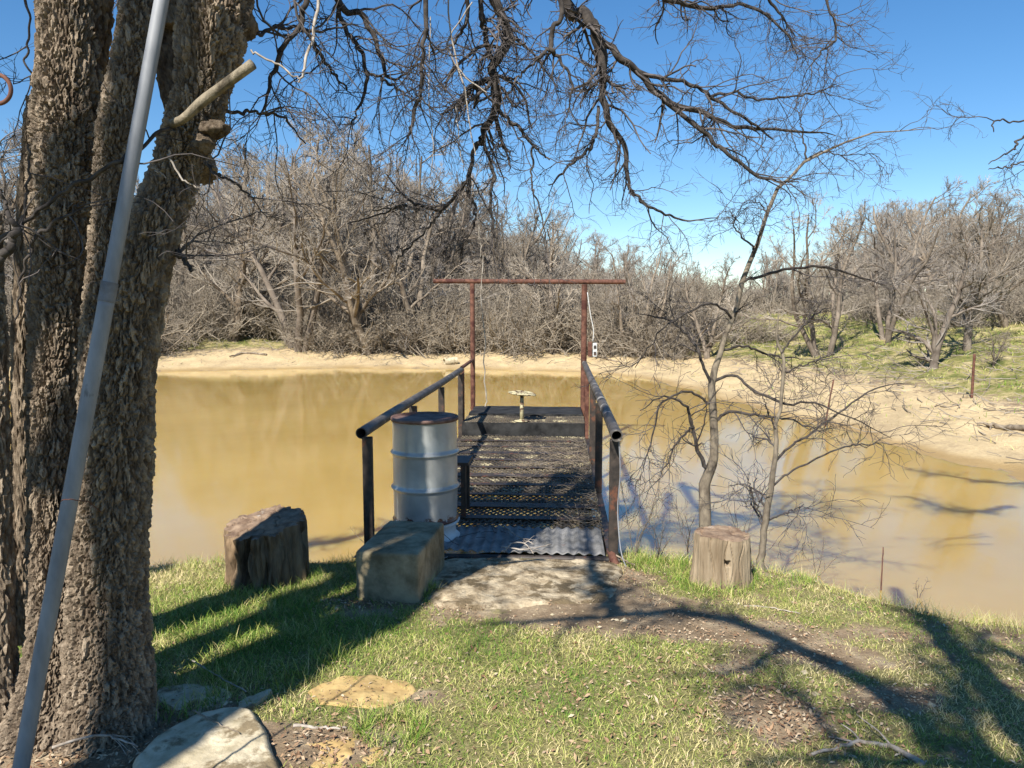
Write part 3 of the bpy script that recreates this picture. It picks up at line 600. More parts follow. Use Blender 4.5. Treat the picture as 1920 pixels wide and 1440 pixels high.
# limbs overhead and behind the viewer: they throw the long branch shadows over the bank
def over(pts, h0, h1, r0, r1, n=26):
    o = []
    for k, (px, py) in enumerate(pts):
        f = k / (len(pts) - 1); p = hit(px, py); h_ = h0 + (h1 - h0) * f
        o.append([p[0] - HS[0] * h_ / math.tan(R(SUN_EL)), p[1] - HS[1] * h_ / math.tan(R(SUN_EL)), p[2] + h_, r0 + (r1 - r0) * f])
    s = smooth_line(np.array(o), n); return s[:, :3], s[:, 3]
overhead = [
 over([(1700, 1500), (1560, 1380), (1500, 1310), (1400, 1290), (1300, 1300)], 5.2, 5.8, .03, .01),
 over([(1990, 1330), (1880, 1330), (1760, 1330), (1650, 1340)], 5.4, 5.8, .05, .015),
 over([(2080, 1500), (1900, 1470), (1830, 1380), (1800, 1290), (1850, 1180)], 5.0, 5.8, .06, .02),
 over([(1900, 950), (1800, 960), (1700, 930)], 5.5, 6, .05, .02),
 over([(1960, 900), (1860, 905), (1700, 880)], 5.5, 6, .05, .02),
 over([(2050, 1520), (1780, 1400), (1640, 1290), (1480, 1210), (1350, 1160), (1230, 1150), (1060, 1162), (900, 1170)], 4.4, 5.2, .085, .02),
 over([(2150, 1560), (1960, 1420), (1860, 1290), (1780, 1210), (1730, 1150), (1680, 1105)], 4.0, 5.0, .12, .05),
 over([(2150, 1420), (1990, 1300), (1900, 1230), (1830, 1200)], 4.6, 5.2, .05, .02),
 over([(1480, 1210), (1380, 1260), (1250, 1270)], 4.9, 5.0, .03, .008),
 over([(1150, 1155), (1140, 1110), (1110, 1060), (1130, 1020)], 5, 5.3, .06, .02),
 over([(2000, 1460), (1800, 1440), (1600, 1425), (1400, 1430)], 4.2, 4.6, .05, .015),
 over([(300, 1070), (500, 1040), (690, 1000), (830, 930), (860, 840)], 4.0, 5.2, .09, .03),
 over([(640, 1080), (760, 1010), (790, 940), (760, 860)], 4.6, 5.4, .08, .03),
 over([(860, 1015), (980, 985), (1100, 960), (1200, 930)], 5.2, 5.6, .05, .015),
]
for pp, y0, ra in ((-3.09, 0, .085), (-3.52, .3, .05), (-2.93, -.4, .06)):  # unseen upright limbs added high up to shade the drum
    w_ = smooth_line([(*perp(pp - .35, y0, 0, 0)[:2], 5.2, ra * 1.2), (*perp(pp - .04, y0, 0, 0)[:2], 6.3, ra), (*perp(pp + .02, y0, 0, 0)[:2], 7.3, ra), (*perp(pp - .02, y0 - .1, 0, 0)[:2], 8.3, ra * .8), (*perp(pp + .2, y0 - .2, 0, 0)[:2], 9.2, ra * .4)], 26); overhead.append((w_[:, :3], w_[:, 3]))
LP = []; LR = []
for pts in limbs:
    P, r = limb_px(pts); LP.append(P); LR.append(np.maximum(r * .78, .002))
nvis = len(LP)
for P, r in overhead: LP.append(P); LR.append(r)
LP = np.array(LP); LR = np.array(LR); rng = np.random.default_rng(99)
# crooked bark lumps on the limbs
jit = rng.normal(size=LP.shape) * (LR[..., None] * .16 + .004); jit[:, 0] = 0; LP = LP + jit
LPd = []
for k in range(len(LP)):
    mb = MB(); mb.tubes(smooth_line(np.hstack([LP[k], LR[k][:, None] * 1]), 60)[None, :, :3] - TB, smooth_line(LR[k][:, None] * rng.uniform(.92, 1.1, (26, 1)), 60)[None, :, 0], 9)
    mb.build('limb', M['limb'], tree)
tw = MB()
ln = np.linalg.norm(np.diff(LP, axis=1), axis=2).sum(1)
cnt = np.clip(ln * 9.5, 5, 22).astype(int)
for k, pts in enumerate(limbs):
    if pts[0][0] >= 2080: cnt[k] = 1
    elif pts[0][2] < 3.0: cnt[k] = 4
P1l = []; R1l = []
for k in range(len(LP)):
    a, b_ = spawn(rng, LP[k:k + 1], LR[k:k + 1], int(cnt[k] if k < nvis else cnt[k] * 1.3), .12 if k < nvis else .1, 1, .42, .85, 9, .24, -.045, .5, .0032, taper=.4)
    P1l.append(a); R1l.append(b_)
P1 = np.concatenate(P1l); R1 = np.concatenate(R1l); R1 = np.minimum(R1, .011); tw.tubes(P1 - TB, R1, 5)
near_ = (P1[:, 0, 1] < 3.05) & (P1[:, 0, 2] < 3.4); P1 = P1[~near_]; R1 = R1[~near_]
P2, R2 = spawn(rng, P1, R1, 6, .12, 1, .19, .85, 6, .26, -.03, .62, .0019, taper=.5); tw.tubes(P2 - TB, R2, 3)
P3, R3 = spawn(rng, P2, R2, 3, .1, 1, .095, .85, 4, .26, -.02, .75, .0013, taper=.6); tw.tubes(P3 - TB, R3, 3)
# fill-in: crooked free branches from the upper limbs across the top of the view
tag(tw.build('twigs', M['twig'], tree), None, kind='stuff')
# pale dead vine stems hanging through the branches
vb = MB()
for pts in [[(838, -30, 4.2, 1.6), (845, 60, 4.2, 1.6), (860, 130, 4.2, 1.8), (872, 170, 4.2, 1.6), (880, 230, 4.2, 1.2), (890, 290, 4.2, 1)], [(600, -30, 3.7, 3), (588, 60, 3.6, 3), (570, 130, 3.5, 2.5), (560, 155, 3.5, 1.6)],
            [(885, 5, 4.2, 1.2), (840, 80, 4.2, 1.4), (870, 140, 4.2, 1.4), (915, 175, 4.2, 1.2)], [(806, 30, 4.1, 1), (805, 200, 4.1, 1), (812, 260, 4.1, 1), (806, 330, 4.1, .8)], [(855, 200, 4.2, 1), (862, 270, 4.2, 1), (870, 320, 4.2, .8)],
            [(470, 95, 3.3, 2), (520, 120, 3.3, 2), (560, 150, 3.3, 1.5)], [(905, 480, 4.3, 1), (903, 560, 4.3, 1), (908, 640, 4.3, 1.1), (908, 700, 4.3, 1.2), (912, 745, 4.3, 1.3), (910, 760, 4.3, 1)], [(895, 400, 4.3, .9), (903, 480, 4.3, 1)],
            [(318, 285, 3.0, 2), (320, 300, 3, 2), (345, 340, 3, 1.8), (372, 350, 3, 1.4)], [(285, 313, 3, 1.4), (310, 332, 3, 1.4)]]:
    P, r = limb_px(pts, 18); vb.tubes((P + rng.normal(size=P.shape) * .0035 - TB)[None], r[None], 5)
tag(vb.build('dead_vines', M['pale_twig'], tree), 'thin pale dead vine stems hanging among the branches')

# ------------------------------------------------------------------ pond side saplings
def sapling(name, traces, D, label, seed, k1=9, base_py=1010):
    b0 = atD(traces[0][0][0], traces[0][0][1], D); b0 = np.array([b0[0], b0[1], gz(b0[0], b0[1])]); rng = np.random.default_rng(seed)
    e = empty(name, b0, 0, label, 'tree'); Pl = []; Rl = []
    for k, tr in enumerate(traces):
        pts = [(a, c_, D + dz, r) for a, c_, dz, r in tr]; P, r = limb_px(pts, 24); r = np.maximum(r * (np.linspace(.9, .62, 24) if k == 0 else .62), .0018)
        if k == 0: P[0, 2] = min(P[0, 2], b0[2] - .05)
        P = P + rng.normal(size=P.shape) * .006; Pl.append(P); Rl.append(r)
        mb = MB(); mb.tubes((P - b0)[None], r[None], 9); mb.build('trunk' if k == 0 else 'limb', M['sapling'] if k == 0 else M['limb'], e)
    P0 = np.array(Pl); R0 = np.array(Rl); tw = MB()
    P1, R1 = spawn(rng, P0, R0, k1, .22, 1, .45, .8, 8, .22, -.015, .5, .0035); R1 = np.minimum(R1, .009); tw.tubes(P1 - b0, R1, 5)
    P2, R2 = spawn(rng, P1, R1, 5, .12, 1, .22, .8, 6, .24, -.01, .6, .0022, taper=.5); tw.tubes(P2 - b0, R2, 3)
    P3, R3 = spawn(rng, P2, R2, 3, .1, 1, .10, .8, 4, .24, 0, .7, .0016, taper=.6); tw.tubes(P3 - b0, R3, 3)
    tag(tw.build('twigs', M['twig'], e), None, kind='stuff'); return e
sapling('sapling', [
 [(1323, 1060, 0, 15), (1323, 960, 0, 13), (1325, 885, 0, 12), (1337, 863, 0, 10), (1341, 830, 0, 9), (1335, 763, 0, 9), (1333, 713, 0, 8.5), (1347, 680, 0, 7), (1357, 640, 0, 6), (1377, 590, 0, 6), (1397, 523, 0, 6.5), (1410, 487, .05, 6), (1430, 430, .1, 5), (1453, 360, .2, 5), (1480, 337, .2, 4), (1513, 300, .3, 4), (1563, 280, .3, 3), (1613, 253, .3, 2.5), (1680, 243, .3, 1.8), (1747, 240, .4, .8)],
 [(1325, 880, 0, 7), (1310, 847, 0, 6), (1297, 797, 0, 5), (1283, 757, -.1, 4), (1240, 745, -.2, 2.5), (1200, 770, -.2, 1.2)],
 [(1341, 790, 0, 5), (1367, 773, 0, 4.5), (1420, 780, -.1, 4), (1480, 787, -.2, 3), (1540, 810, -.3, 1.5)],
 [(1333, 720, 0, 5), (1313, 667, 0, 4.5), (1290, 630, .1, 4), (1250, 600, .2, 3), (1200, 590, .3, 1.2)],
 [(1335, 715, 0, 5), (1380, 703, -.1, 4), (1413, 733, -.2, 4), (1480, 757, -.3, 3.5), (1530, 757, -.4, 3), (1600, 785, -.5, 2), (1670, 822, -.5, 1)],
 [(1357, 655, 0, 4), (1400, 650, .1, 3.5), (1447, 667, .2, 3), (1500, 672, .3, 1.5)],
 [(1397, 525, 0, 4.5), (1440, 513, .1, 4.5), (1497, 502, .2, 4), (1563, 503, .3, 3.5), (1613, 520, .4, 2.5), (1663, 537, .4, 1)],
 [(1377, 600, 0, 4), (1340, 570, -.1, 3.5), (1300, 580, -.2, 3), (1240, 620, -.3, 2.5), (1190, 690, -.3, 1.2)],
 [(1333, 760, 0, 4), (1290, 735, -.1, 3.5), (1240, 760, -.2, 3), (1215, 850, -.2, 2), (1200, 900, -.2, 1)],
 [(1412, 480, 0, 4), (1425, 440, -.1, 3), (1437, 400, -.1, 2.5), (1418, 372, -.1, 1.5)],
 [(1510, 300, .3, 3), (1540, 285, .3, 2), (1580, 290, .3, 1.6), (1650, 288, .3, .8)],
 [(1513, 300, .3, 3), (1503, 240, .3, 2), (1500, 210, .3, 1.2)],
 [(1300, 800, 0, 4), (1270, 830, -.1, 3), (1245, 880, -.2, 2), (1235, 900, -.2, 1)],
 [(1418, 470, 0, 3.5), (1380, 430, 0, 2.2), (1375, 400, 0, 1.2)],
], 6.15, 'leafless sapling rising behind the grey stump with a long branch arching right against the sky', 3, 8)
sapling('sapling', [
 [(1426, 1075, 0, 10), (1427, 1045, 0, 8), (1431, 1010, 0, 7.5), (1437, 960, 0, 8), (1450, 880, 0, 6.5), (1455, 800, 0, 5), (1465, 763, 0, 4.5), (1467, 680, 0, 4.5), (1457, 640, 0, 3.5), (1460, 590, 0, 2)],
 [(1457, 862, 0, 4), (1490, 830, 0, 3.5), (1520, 813, 0, 3.5), (1580, 767, 0, 3), (1647, 727, 0, 2.2), (1713, 717, 0, 1)],
 [(1447, 912, 0, 3.5), (1497, 877, 0, 3), (1580, 840, 0, 2.5), (1610, 835, 0, 2.2), (1665, 832, 0, 1)],
 [(1455, 805, 0, 3), (1440, 770, 0, 2.4), (1430, 740, 0, 1.4)],
 [(1465, 665, 0, 3), (1490, 630, 0, 2.6), (1530, 590, 0, 2.5), (1560, 575, 0, 1.2)],
 [(1467, 700, 0, 2.6), (1520, 680, 0, 2.2), (1560, 665, 0, 1)],
 [(1435, 985, 0, 3), (1415, 940, 0, 2.4), (1400, 890, 0, 1.2)],
 [(1440, 975, 0, 3), (1480, 960, 0, 2.2), (1510, 945, 0, 1)],
], 5.75, 'thinner leafless sapling right of the grey stump with low branches reaching over the water', 8, 6)

# ------------------------------------------------------------------ dock
DT = math.atan(.063); DO = np.array([-.18, 5.6, 0.])
dock = empty('fishing_dock', DO, -DT, 'steel fishing dock with pipe handrails, mesh deck and rusty goalpost frame at its end', 'dock')
HW = .97
def dbox(name, c_, size, mat, rot=None, par=dock, bev=0):
    mb = MB(); mb.box(c_, size, rot); o = mb.build(name, mat, par, smooth=False)
    if bev:
        md = o.modifiers.new('bevel', 'BEVEL'); md.width = bev; md.segments = 2
    return o
def hollow(name, a, b_, ro, ri, mat, par=dock, sides=20, n=14, wob=0.0):
    a = np.array(a, float); b_ = np.array(b_, float); t = np.linspace(0, 1, n)[:, None]; P = a + (b_ - a) * t
    P[:, 2] += wob * np.sin(t[:, 0] * 7)
    mb = MB(); mb.tubes(P[None], np.full((1, n), ro), sides); mb.tubes(P[None], np.full((1, n), ri), sides)
    for e in (0, n - 1): # end rings
        V = mb.V[0].reshape(n, sides, 3)[e]; V2 = mb.V[1].reshape(n, sides, 3)[e]; j = np.arange(sides); j2 = (j + 1) % sides
        mb.add(np.vstack([V, V2]), np.stack([j, j2, sides + j2, sides + j], 1))
    return mb.build(name, mat, par)
hollow('handrail', (-HW, -.08, 1.0), (-HW, 5.72, 1.0), .043, .036, M['railpipe'], wob=.004)
hollow('handrail', (HW, -.08, 1.0), (HW, 6.9, 1.02), .045, .037, M['railpipe'], wob=.006)
hollow('handrail', (-HW, 5.8, 1.03), (-HW, 7.25, 1.05), .028, .022, M['rust'])
for v in (-HW, HW):
    for u in (.1, 1.95, 3.8, 5.66):
        if v > 0 and u == 1.95: u = 2.3
        rusty = v > 0 and u > 4
        dbox('post', (v, u, .455), (.075 if not rusty else .06, .06, .97), M['rust'] if rusty else M['darksteel'], bev=.006)
dbox('post', (-HW + .015, 5.83, .5), (.045, .045, 1.02), M['rust'], bev=.004)
dbox('post', (HW + .02, 4.6, .48), (.05, .05, 1.0), M['darksteel'], bev=.004)
hollow('frame_post', (-HW, 7.3, -.9), (-HW, 7.3, 2.38), .042, .035, M['rust'])
hollow('frame_post', (HW, 7.3, -.9), (HW, 7.3, 2.36), .05, .042, M['rust'])
hollow('crossbar', (-HW - .68, 7.3, 2.42), (HW + .70, 7.3, 2.40), .04, .032, M['rust'])
mb = MB(); mb.tube([(.0, 7.25, 2.37), (.05, 7.24, 2.34), (.12, 7.25, 2.37)], .02, 8); mb.tube([(.09, 7.24, 2.36), (.12, 7.23, 2.31), (.16, 7.24, 2.36)], .018, 8); mb.build('pulley_clamp', M['darksteel'], dock)
# side beams, joists, piles
for v in (-HW, HW):
    dbox('side_beam', (v, 3.75, -.085), (.07, 7.2, .11), M['darksteel'])
for k in range(13):
    u = .18 + k * .58
    dbox('joist', (0, u, -.07), (2 * HW - .08, .05, .07), M['darksteel'])
for u in (1.9, 4.4, 6.9):
    for v in (-.8, .8):
        mb = MB(); mb.tube([(v, u, -1.3), (v, u, -.11)], .05, 12); mb.build('pile', M['darksteel'], dock)
# expanded metal: zigzag strands sharing nodes
def grate(u0, u1, z, name='mesh_deck', seed=0):
    cw, cl = .066, .058; cols = int((2 * HW - .05) / (cw / 2)); rows = int((u1 - u0) / (cl / 2)) 
    mb = MB(); j = np.arange(cols + 1); xs = -HW + .03 + j * cw / 2; V = []; 
    for i in range(0, rows, 1):
        yc = u0 + i * cl
        if yc > u1: break
        y = yc + (cl / 2 - .003) * (((i + j) % 2) * 2 - 1)
        zz = z + (fbm2(xs, y, 1.3, 2, seed + 3) - .5) * .05
        P = np.stack([xs, y, zz], 1); w_ = .0075; h_ = .009
        A = P + [0, -w_, -h_ * .2]; B = P + [0, w_, h_ * 1.2]; C_ = P + [0, w_ * .6, -h_ * .6]
        n = len(P); k = np.arange(n - 1)
        mb.add(np.vstack([A, B, C_]), np.vstack([np.stack([k, k + 1, n + k + 1, n + k], 1), np.stack([n + k, n + k + 1, 2 * n + k + 1, 2 * n + k], 1), np.stack([2 * n + k, 2 * n + k + 1, k + 1, k], 1)]))
    o = mb.build(name, M['grate'], dock, smooth=False); tag(o, None, kind='stuff'); return o
grate(.72, 5.6, .0)
grate(5.66, 6.35, .2, seed=5)
# thin dark bars added across the deck to make its dark bands
for k, u in enumerate((1.12, 1.55, 1.98, 2.42, 2.86, 3.3, 3.75, 4.2, 4.66, 5.12)):
    dbox('dark_deck_band', (.0, u, .016), (2 * HW - .12, (.10, .16, .07)[k % 3], .008), M['darksteel'])
def plank(name, u, z, du, dz, v0, v1, seed, mat=M['rubber']):
    mb = MB(); rblock(mb, (v1 - v0, du, dz), .012, .05, .012, 4, seed, ((v0 + v1) / 2, u, z)); return mb.build(name, mat, dock)
plank('riser_board', 5.62, .1, .05, .21, -.95, .93, 3)
plank('platform_board', 6.82, .215, .95, .05, -.93, .93, 4)
# ribbed mat at the near end
nx, ny = 240, 26; gx, gy = np.meshgrid(np.linspace(-HW + .28, HW - .06, nx), np.linspace(.1, .78, ny), indexing='ij')
gxr, gyr = gx.ravel(), gy.ravel()
gzv = .028 + .009 * np.sin(gxr * 2 * math.pi / .085) + (fbm2(gxr, gyr, 3, 3, 6) - .5) * .05; gyr = gyr + (fbm2(gxr, gyr * 0, 3, 3, 8) - .5) * .06
i, j = np.meshgrid(np.arange(nx - 1), np.arange(ny - 1), indexing='ij'); mb = MB(); Qm = np.stack([i * ny + j, (i + 1) * ny + j, (i + 1) * ny + j + 1, i * ny + j + 1], -1).reshape(-1, 4)
mb.add(np.stack([gxr, gyr, gzv], 1), Qm); mo = mb.build('ribbed_mat', M['mat']); mo.parent = dock; md = mo.modifiers.new('thick', 'SOLIDIFY'); md.thickness = .006
hollow('front_pipe', (-HW + .2, .09, -.02), (HW + .05, .07, -.01), .028, .023, M['darksteel'])
mb = MB(); mb.tube([(HW - .02, .1, .05), (HW + .0, .05, .0), (HW + .03, -.02, -.06), (HW + .02, -.06, -.16)], [.03, .035, .03, .02], 8); mb.build('bracket', M['rust'], dock)
mb = MB(); mb.add([(-HW - .1, -.03, .0), (-HW + .03, -.03, .0), (-HW + .03, .02, .09), (-HW - .1, .13, .0), (-HW + .03, .16, .0), (-HW + .03, .13, .1)], [[0, 1, 2, 2], [0, 3, 4, 1]][1:], [[0, 1, 2], [3, 5, 4], [0, 2, 5], [0, 5, 3], [1, 4, 5], [1, 5, 2]]); mb.build('foot_plate', M['darksteel'], dock, smooth=False)

# rail side cable
mb = MB(); P = smooth_line([(HW + .02, -.04, .97), (HW + .035, -.02, .7), (HW + .025, .03, .4), (HW + .05, .0, .1), (HW + .10, -.06, -.05)], 30); mb.tube(P, .005, 6); mb.build('cable', M['pipe'], dock)
# switch box on the right frame post
def dw(v, u, z):
    c_, s_ = math.cos(-DT), math.sin(-DT); return np.array([DO[0] + v * c_ - u * s_, DO[1] + v * s_ + u * c_, z])
sb = empty('switch_box', dw(HW + .1, 7.22, 1.12), -DT, 'small grey electrical box fixed to the right post of the dock frame', 'electrical box')
rb = MB(); rblock(rb, (.07, .08, .26), .01, .03, .001, 9, 1, (0, 0, .13)); rb.build('case', M['rust'], sb)
rb = MB(); rblock(rb, (.075, .07, .24), .01, .03, .001, 9, 2, (.085, -.01, .12)); rb.build('cover', M['box'], sb)
for zz in (.06, .17):
    rb = MB(); rb.box((.085, -.05, zz), (.04, .015, .05)); rb.build('outlet', M['darksteel'], sb, False)
mb = MB(); mb.tube(smooth_line([(.05, 0, .26), (.06, .0, .45), (.0, 0, .75), (-.05, .02, 1.1)], 16), .008, 6); mb.build('conduit', M['box'], sb)
# tractor seat
sp = dw(-.03, 5.78, .2); seat = empty('tractor_seat', sp, -DT, 'cream painted metal tractor seat with holes, on a post at the end of the dock', 'seat')
mb = MB(); mb.revolve([(0, 0.004), (.115, .004), (.12, .01), (.115, .018), (.05, .022), (.03, .04)], 24); mb.build('base_plate', M['cream'], seat)
mb = MB(); mb.tube([(0, 0, .01), (0, 0, .2), (0, 0, .4)], [.034, .03, .03], 16); mb.build('pedestal', M['cream'], seat)
nr, na_ = 12, 48; V = []; 
for a in range(nr):
    for b2 in range(na_):
        r_ = (a + .0) / (nr - 1); t_ = b2 / na_ * 2 * math.pi
        x_ = r_ * .215 * math.cos(t_); y_ = r_ * .17 * math.sin(t_) * (1 + .15 * math.cos(t_))
        V.append((x_, y_, .405 + .028 * r_ ** 2.2 - .010 * x_ / .2 - .02 * r_ ** 4 * max(0, math.cos(t_)) ** 2 + .018 * r_ * max(0, math.sin(t_))))
keep = []
for a in range(nr - 1):
    for b2 in range(na_):
        if a in (4, 5, 8, 9) and (b2 // 2) % 3 == (0 if a < 7 else 1) : continue   # slots
        keep.append([a * na_ + b2, a * na_ + (b2 + 1) % na_, (a + 1) * na_ + (b2 + 1) % na_, (a + 1) * na_ + b2])
mb = MB(); mb.add(V, keep); so_ = mb.build('seat_pan', M['cream'], seat); md = so_.modifiers.new('thick', 'SOLIDIFY'); md.thickness = .016

# ------------------------------------------------------------------ drum and its stand
bp = atD(799, 1008, 6.15); bp[2] = 0.0
drum = empty('steel_drum', bp, 0, 'pale grey ribbed steel drum with a rusty lid beside the left handrail of the dock', 'drum')
z0, z1, r = .17, 1.045, .272
prof = [(r - .01, z0), (r + .006, z0 + .004), (r + .008, z0 + .016), (r - .004, z0 + .026), (r - .006, z0 + .04)]
for zc in (z0 + .29, z0 + .585):
    prof += [(r - .004, zc - .035), (r - .001, zc - .02), (r + .012, zc - .008), (r + .016, zc), (r + .012, zc + .008), (r - .001, zc + .02), (r - .004, zc + .035)]
prof += [(r - .005, z1 - .04), (r - .003, z1 - .02)]
mb = MB(); mb.revolve(prof, 96); V = mb.V[0]; dn = fbm(V * np.array([3, 3, 2.5]) + 4, 3) - .5; V[:, :2] *= (1 + .035 * dn)[:, None]; mb.build('body', M['drum'], drum)
mb = MB(); mb.revolve([(0, z1 - .012), (r - .03, z1 - .012), (r - .012, z1 - .006), (r - .004, z1 + .004), (r + .008, z1 + .004), (r + .012, z1 - .008), (r + .008, z1 - .026), (r - .004, z1 - .022)], 64); mb.build('lid', M['lid'], drum)
mb = MB(); mb.tube([(.0, -.27, z0 - .005), (.0, -.315, z0 - .012)], .018, 10); mb.build('spout', M['white_plastic'], drum)
st = empty('drum_stand', bp + np.array([.04, -.0, 0]), 0, 'short flared pale grey stand under the steel drum', 'stand')
mb = MB(); mb.revolve([(.20, .004), (.245, .004), (.25, .03), (.22, .05), (.212, .10), (.235, .14), (.25, .163), (.0, .163)], 48); mb.build('ring', M['white_plastic'], st)
# low black bench next to the drum
bb = dw(-.5, 1.25, 0); be = empty('low_bench', bb, -DT, 'low black steel bench with thin legs between the drum and the deck mesh', 'bench')
mb = MB(); mb.box((.0, 0, .52), (.42, .34, .03)); mb.build('seat', M['darksteel'], be, False)
for x_ in (-.18, .16):
    for y_ in (-.14, .14):
        mb = MB(); mb.box((x_, y_, .26), (.045, .045, .49)); mb.build('leg', M['darksteel'], be, False)

# ------------------------------------------------------------------ concrete block, pad, slabs, stones
pf = hit(727, 1128); blk = empty('concrete_block', (pf[0] + .05, pf[1] + .36, pf[2] - .02), R(-8), 'long mossy concrete block lying at the left foot of the dock', 'concrete block')
mb = MB(); rblock(mb, (.43, .74, .37), .022, .016, .006, 12, 9, (0, 0, .165)); mb.build('block', M['concrete'], blk)
def flat_stone(name, outline, thick, mat, label, cat, seed=0, zoff=.0, amp=.02):
    amp *= 1.5
    P = np.array([hit(a, c_) for a, c_ in outline]); ctr = P.mean(0); ctr[2] = np.median(P[:, 2]); n = 40; Po = smooth_line(np.vstack([P, P[:1]]), 90)[:-1] if len(P) > 5 else np.vstack([np.linspace(P[k], P[(k + 1) % len(P)], 24)[:-1] for k in range(len(P))])
    Po = Po - ctr; m_ = len(Po); V = []; nr = 26
    for k in range(nr):
        f = (k + 1) / nr; V.append(Po * np.array([f, f, 0]))
    V = np.vstack([[[0, 0, 0]]] + V); zz = terrain(V[:, 0] + ctr[0], V[:, 1] + ctr[1])[0] - ctr[2]; tilt = zz.mean() + (zz - zz.mean()) * .5
    ed = np.concatenate([[0], np.repeat((np.arange(nr) + 1) / nr, m_)])
    V[:, 2] = np.maximum(tilt, zz) + thick + zoff + (fbm(V * 14 + seed, 4) - .5) * amp - .02 * sstep(.93, 1, ed) * 1
    V[:, :2] += (np.stack([fbm(V * 9 + seed, 3, 1), fbm(V * 9 + seed, 3, 2)], 1) - .5) * .05 * (ed > .8)[:, None]
    mb = MB(); j = np.arange(m_); j2 = (j + 1) % m_; T = np.stack([0 * j, 1 + j, 1 + j2], 1); Q = np.vstack([np.stack([1 + k * m_ + j, 1 + (k + 1) * m_ + j, 1 + (k + 1) * m_ + j2, 1 + k * m_ + j2], 1) for k in range(nr - 1)])
    rim = V[1 + (nr - 1) * m_:]; low = rim.copy(); low[:, 2] -= thick + .08; V2 = np.vstack([V, low]); b_ = len(V); Q = np.vstack([Q, np.stack([1 + (nr - 1) * m_ + j, b_ + j, b_ + j2, 1 + (nr - 1) * m_ + j2], 1)])
    mb.add(V2, Q, T); o = mb.build(name, mat); o.location = tuple(ctr)
    md = o.modifiers.new('edge', 'EDGE_SPLIT'); md.split_angle = R(50)
    return tag(o, label, cat)
flat_stone('concrete_pad', [(800, 1135), (812, 1062), (1000, 1052), (1150, 1060), (1158, 1100), (1130, 1128), (1020, 1136), (880, 1145)], .012, M['pad'], 'worn pale concrete pad on the ground at the near end of the dock', 'concrete pad', 3, .008, .022)
flat_stone('stone_slab', [(235, 1530), (262, 1430), (345, 1362), (462, 1342), (525, 1450), (545, 1530)], .035, M['slab'], 'large pale flat stone slab in front of the big trunks, lowest on the left', 'stone slab', 5, .01, .01)
flat_stone('stepping_stone', [(575, 1300), (620, 1278), (700, 1272), (772, 1284), (778, 1302), (740, 1322), (660, 1330), (590, 1322)], .004, M['ochre'], 'flat ochre stone sunk in the grass in front of the concrete block', 'stone', 7, .006, .018)
flat_stone('stepping_stone', [(560, 1398), (630, 1385), (715, 1392), (720, 1422), (660, 1442), (570, 1438)], .0, M['ochre'], 'half buried flat stone under dead twigs, right of the pale slab', 'stone', 8, .0, .02)
flat_stone('edging_stone', [(440, 1336), (452, 1318), (500, 1298), (508, 1306), (475, 1328), (452, 1340)], .012, M['slab'], 'narrow pale stone standing just behind the corner of the large slab', 'stone', 9, .0, .015)
flat_stone('buried_slab', [(300, 1330), (296, 1300), (380, 1290), (430, 1300), (425, 1325), (360, 1342)], .01, M['slab'], 'shaded half buried flat stone right beside the big trunk base', 'stone', 12, .0, .015)

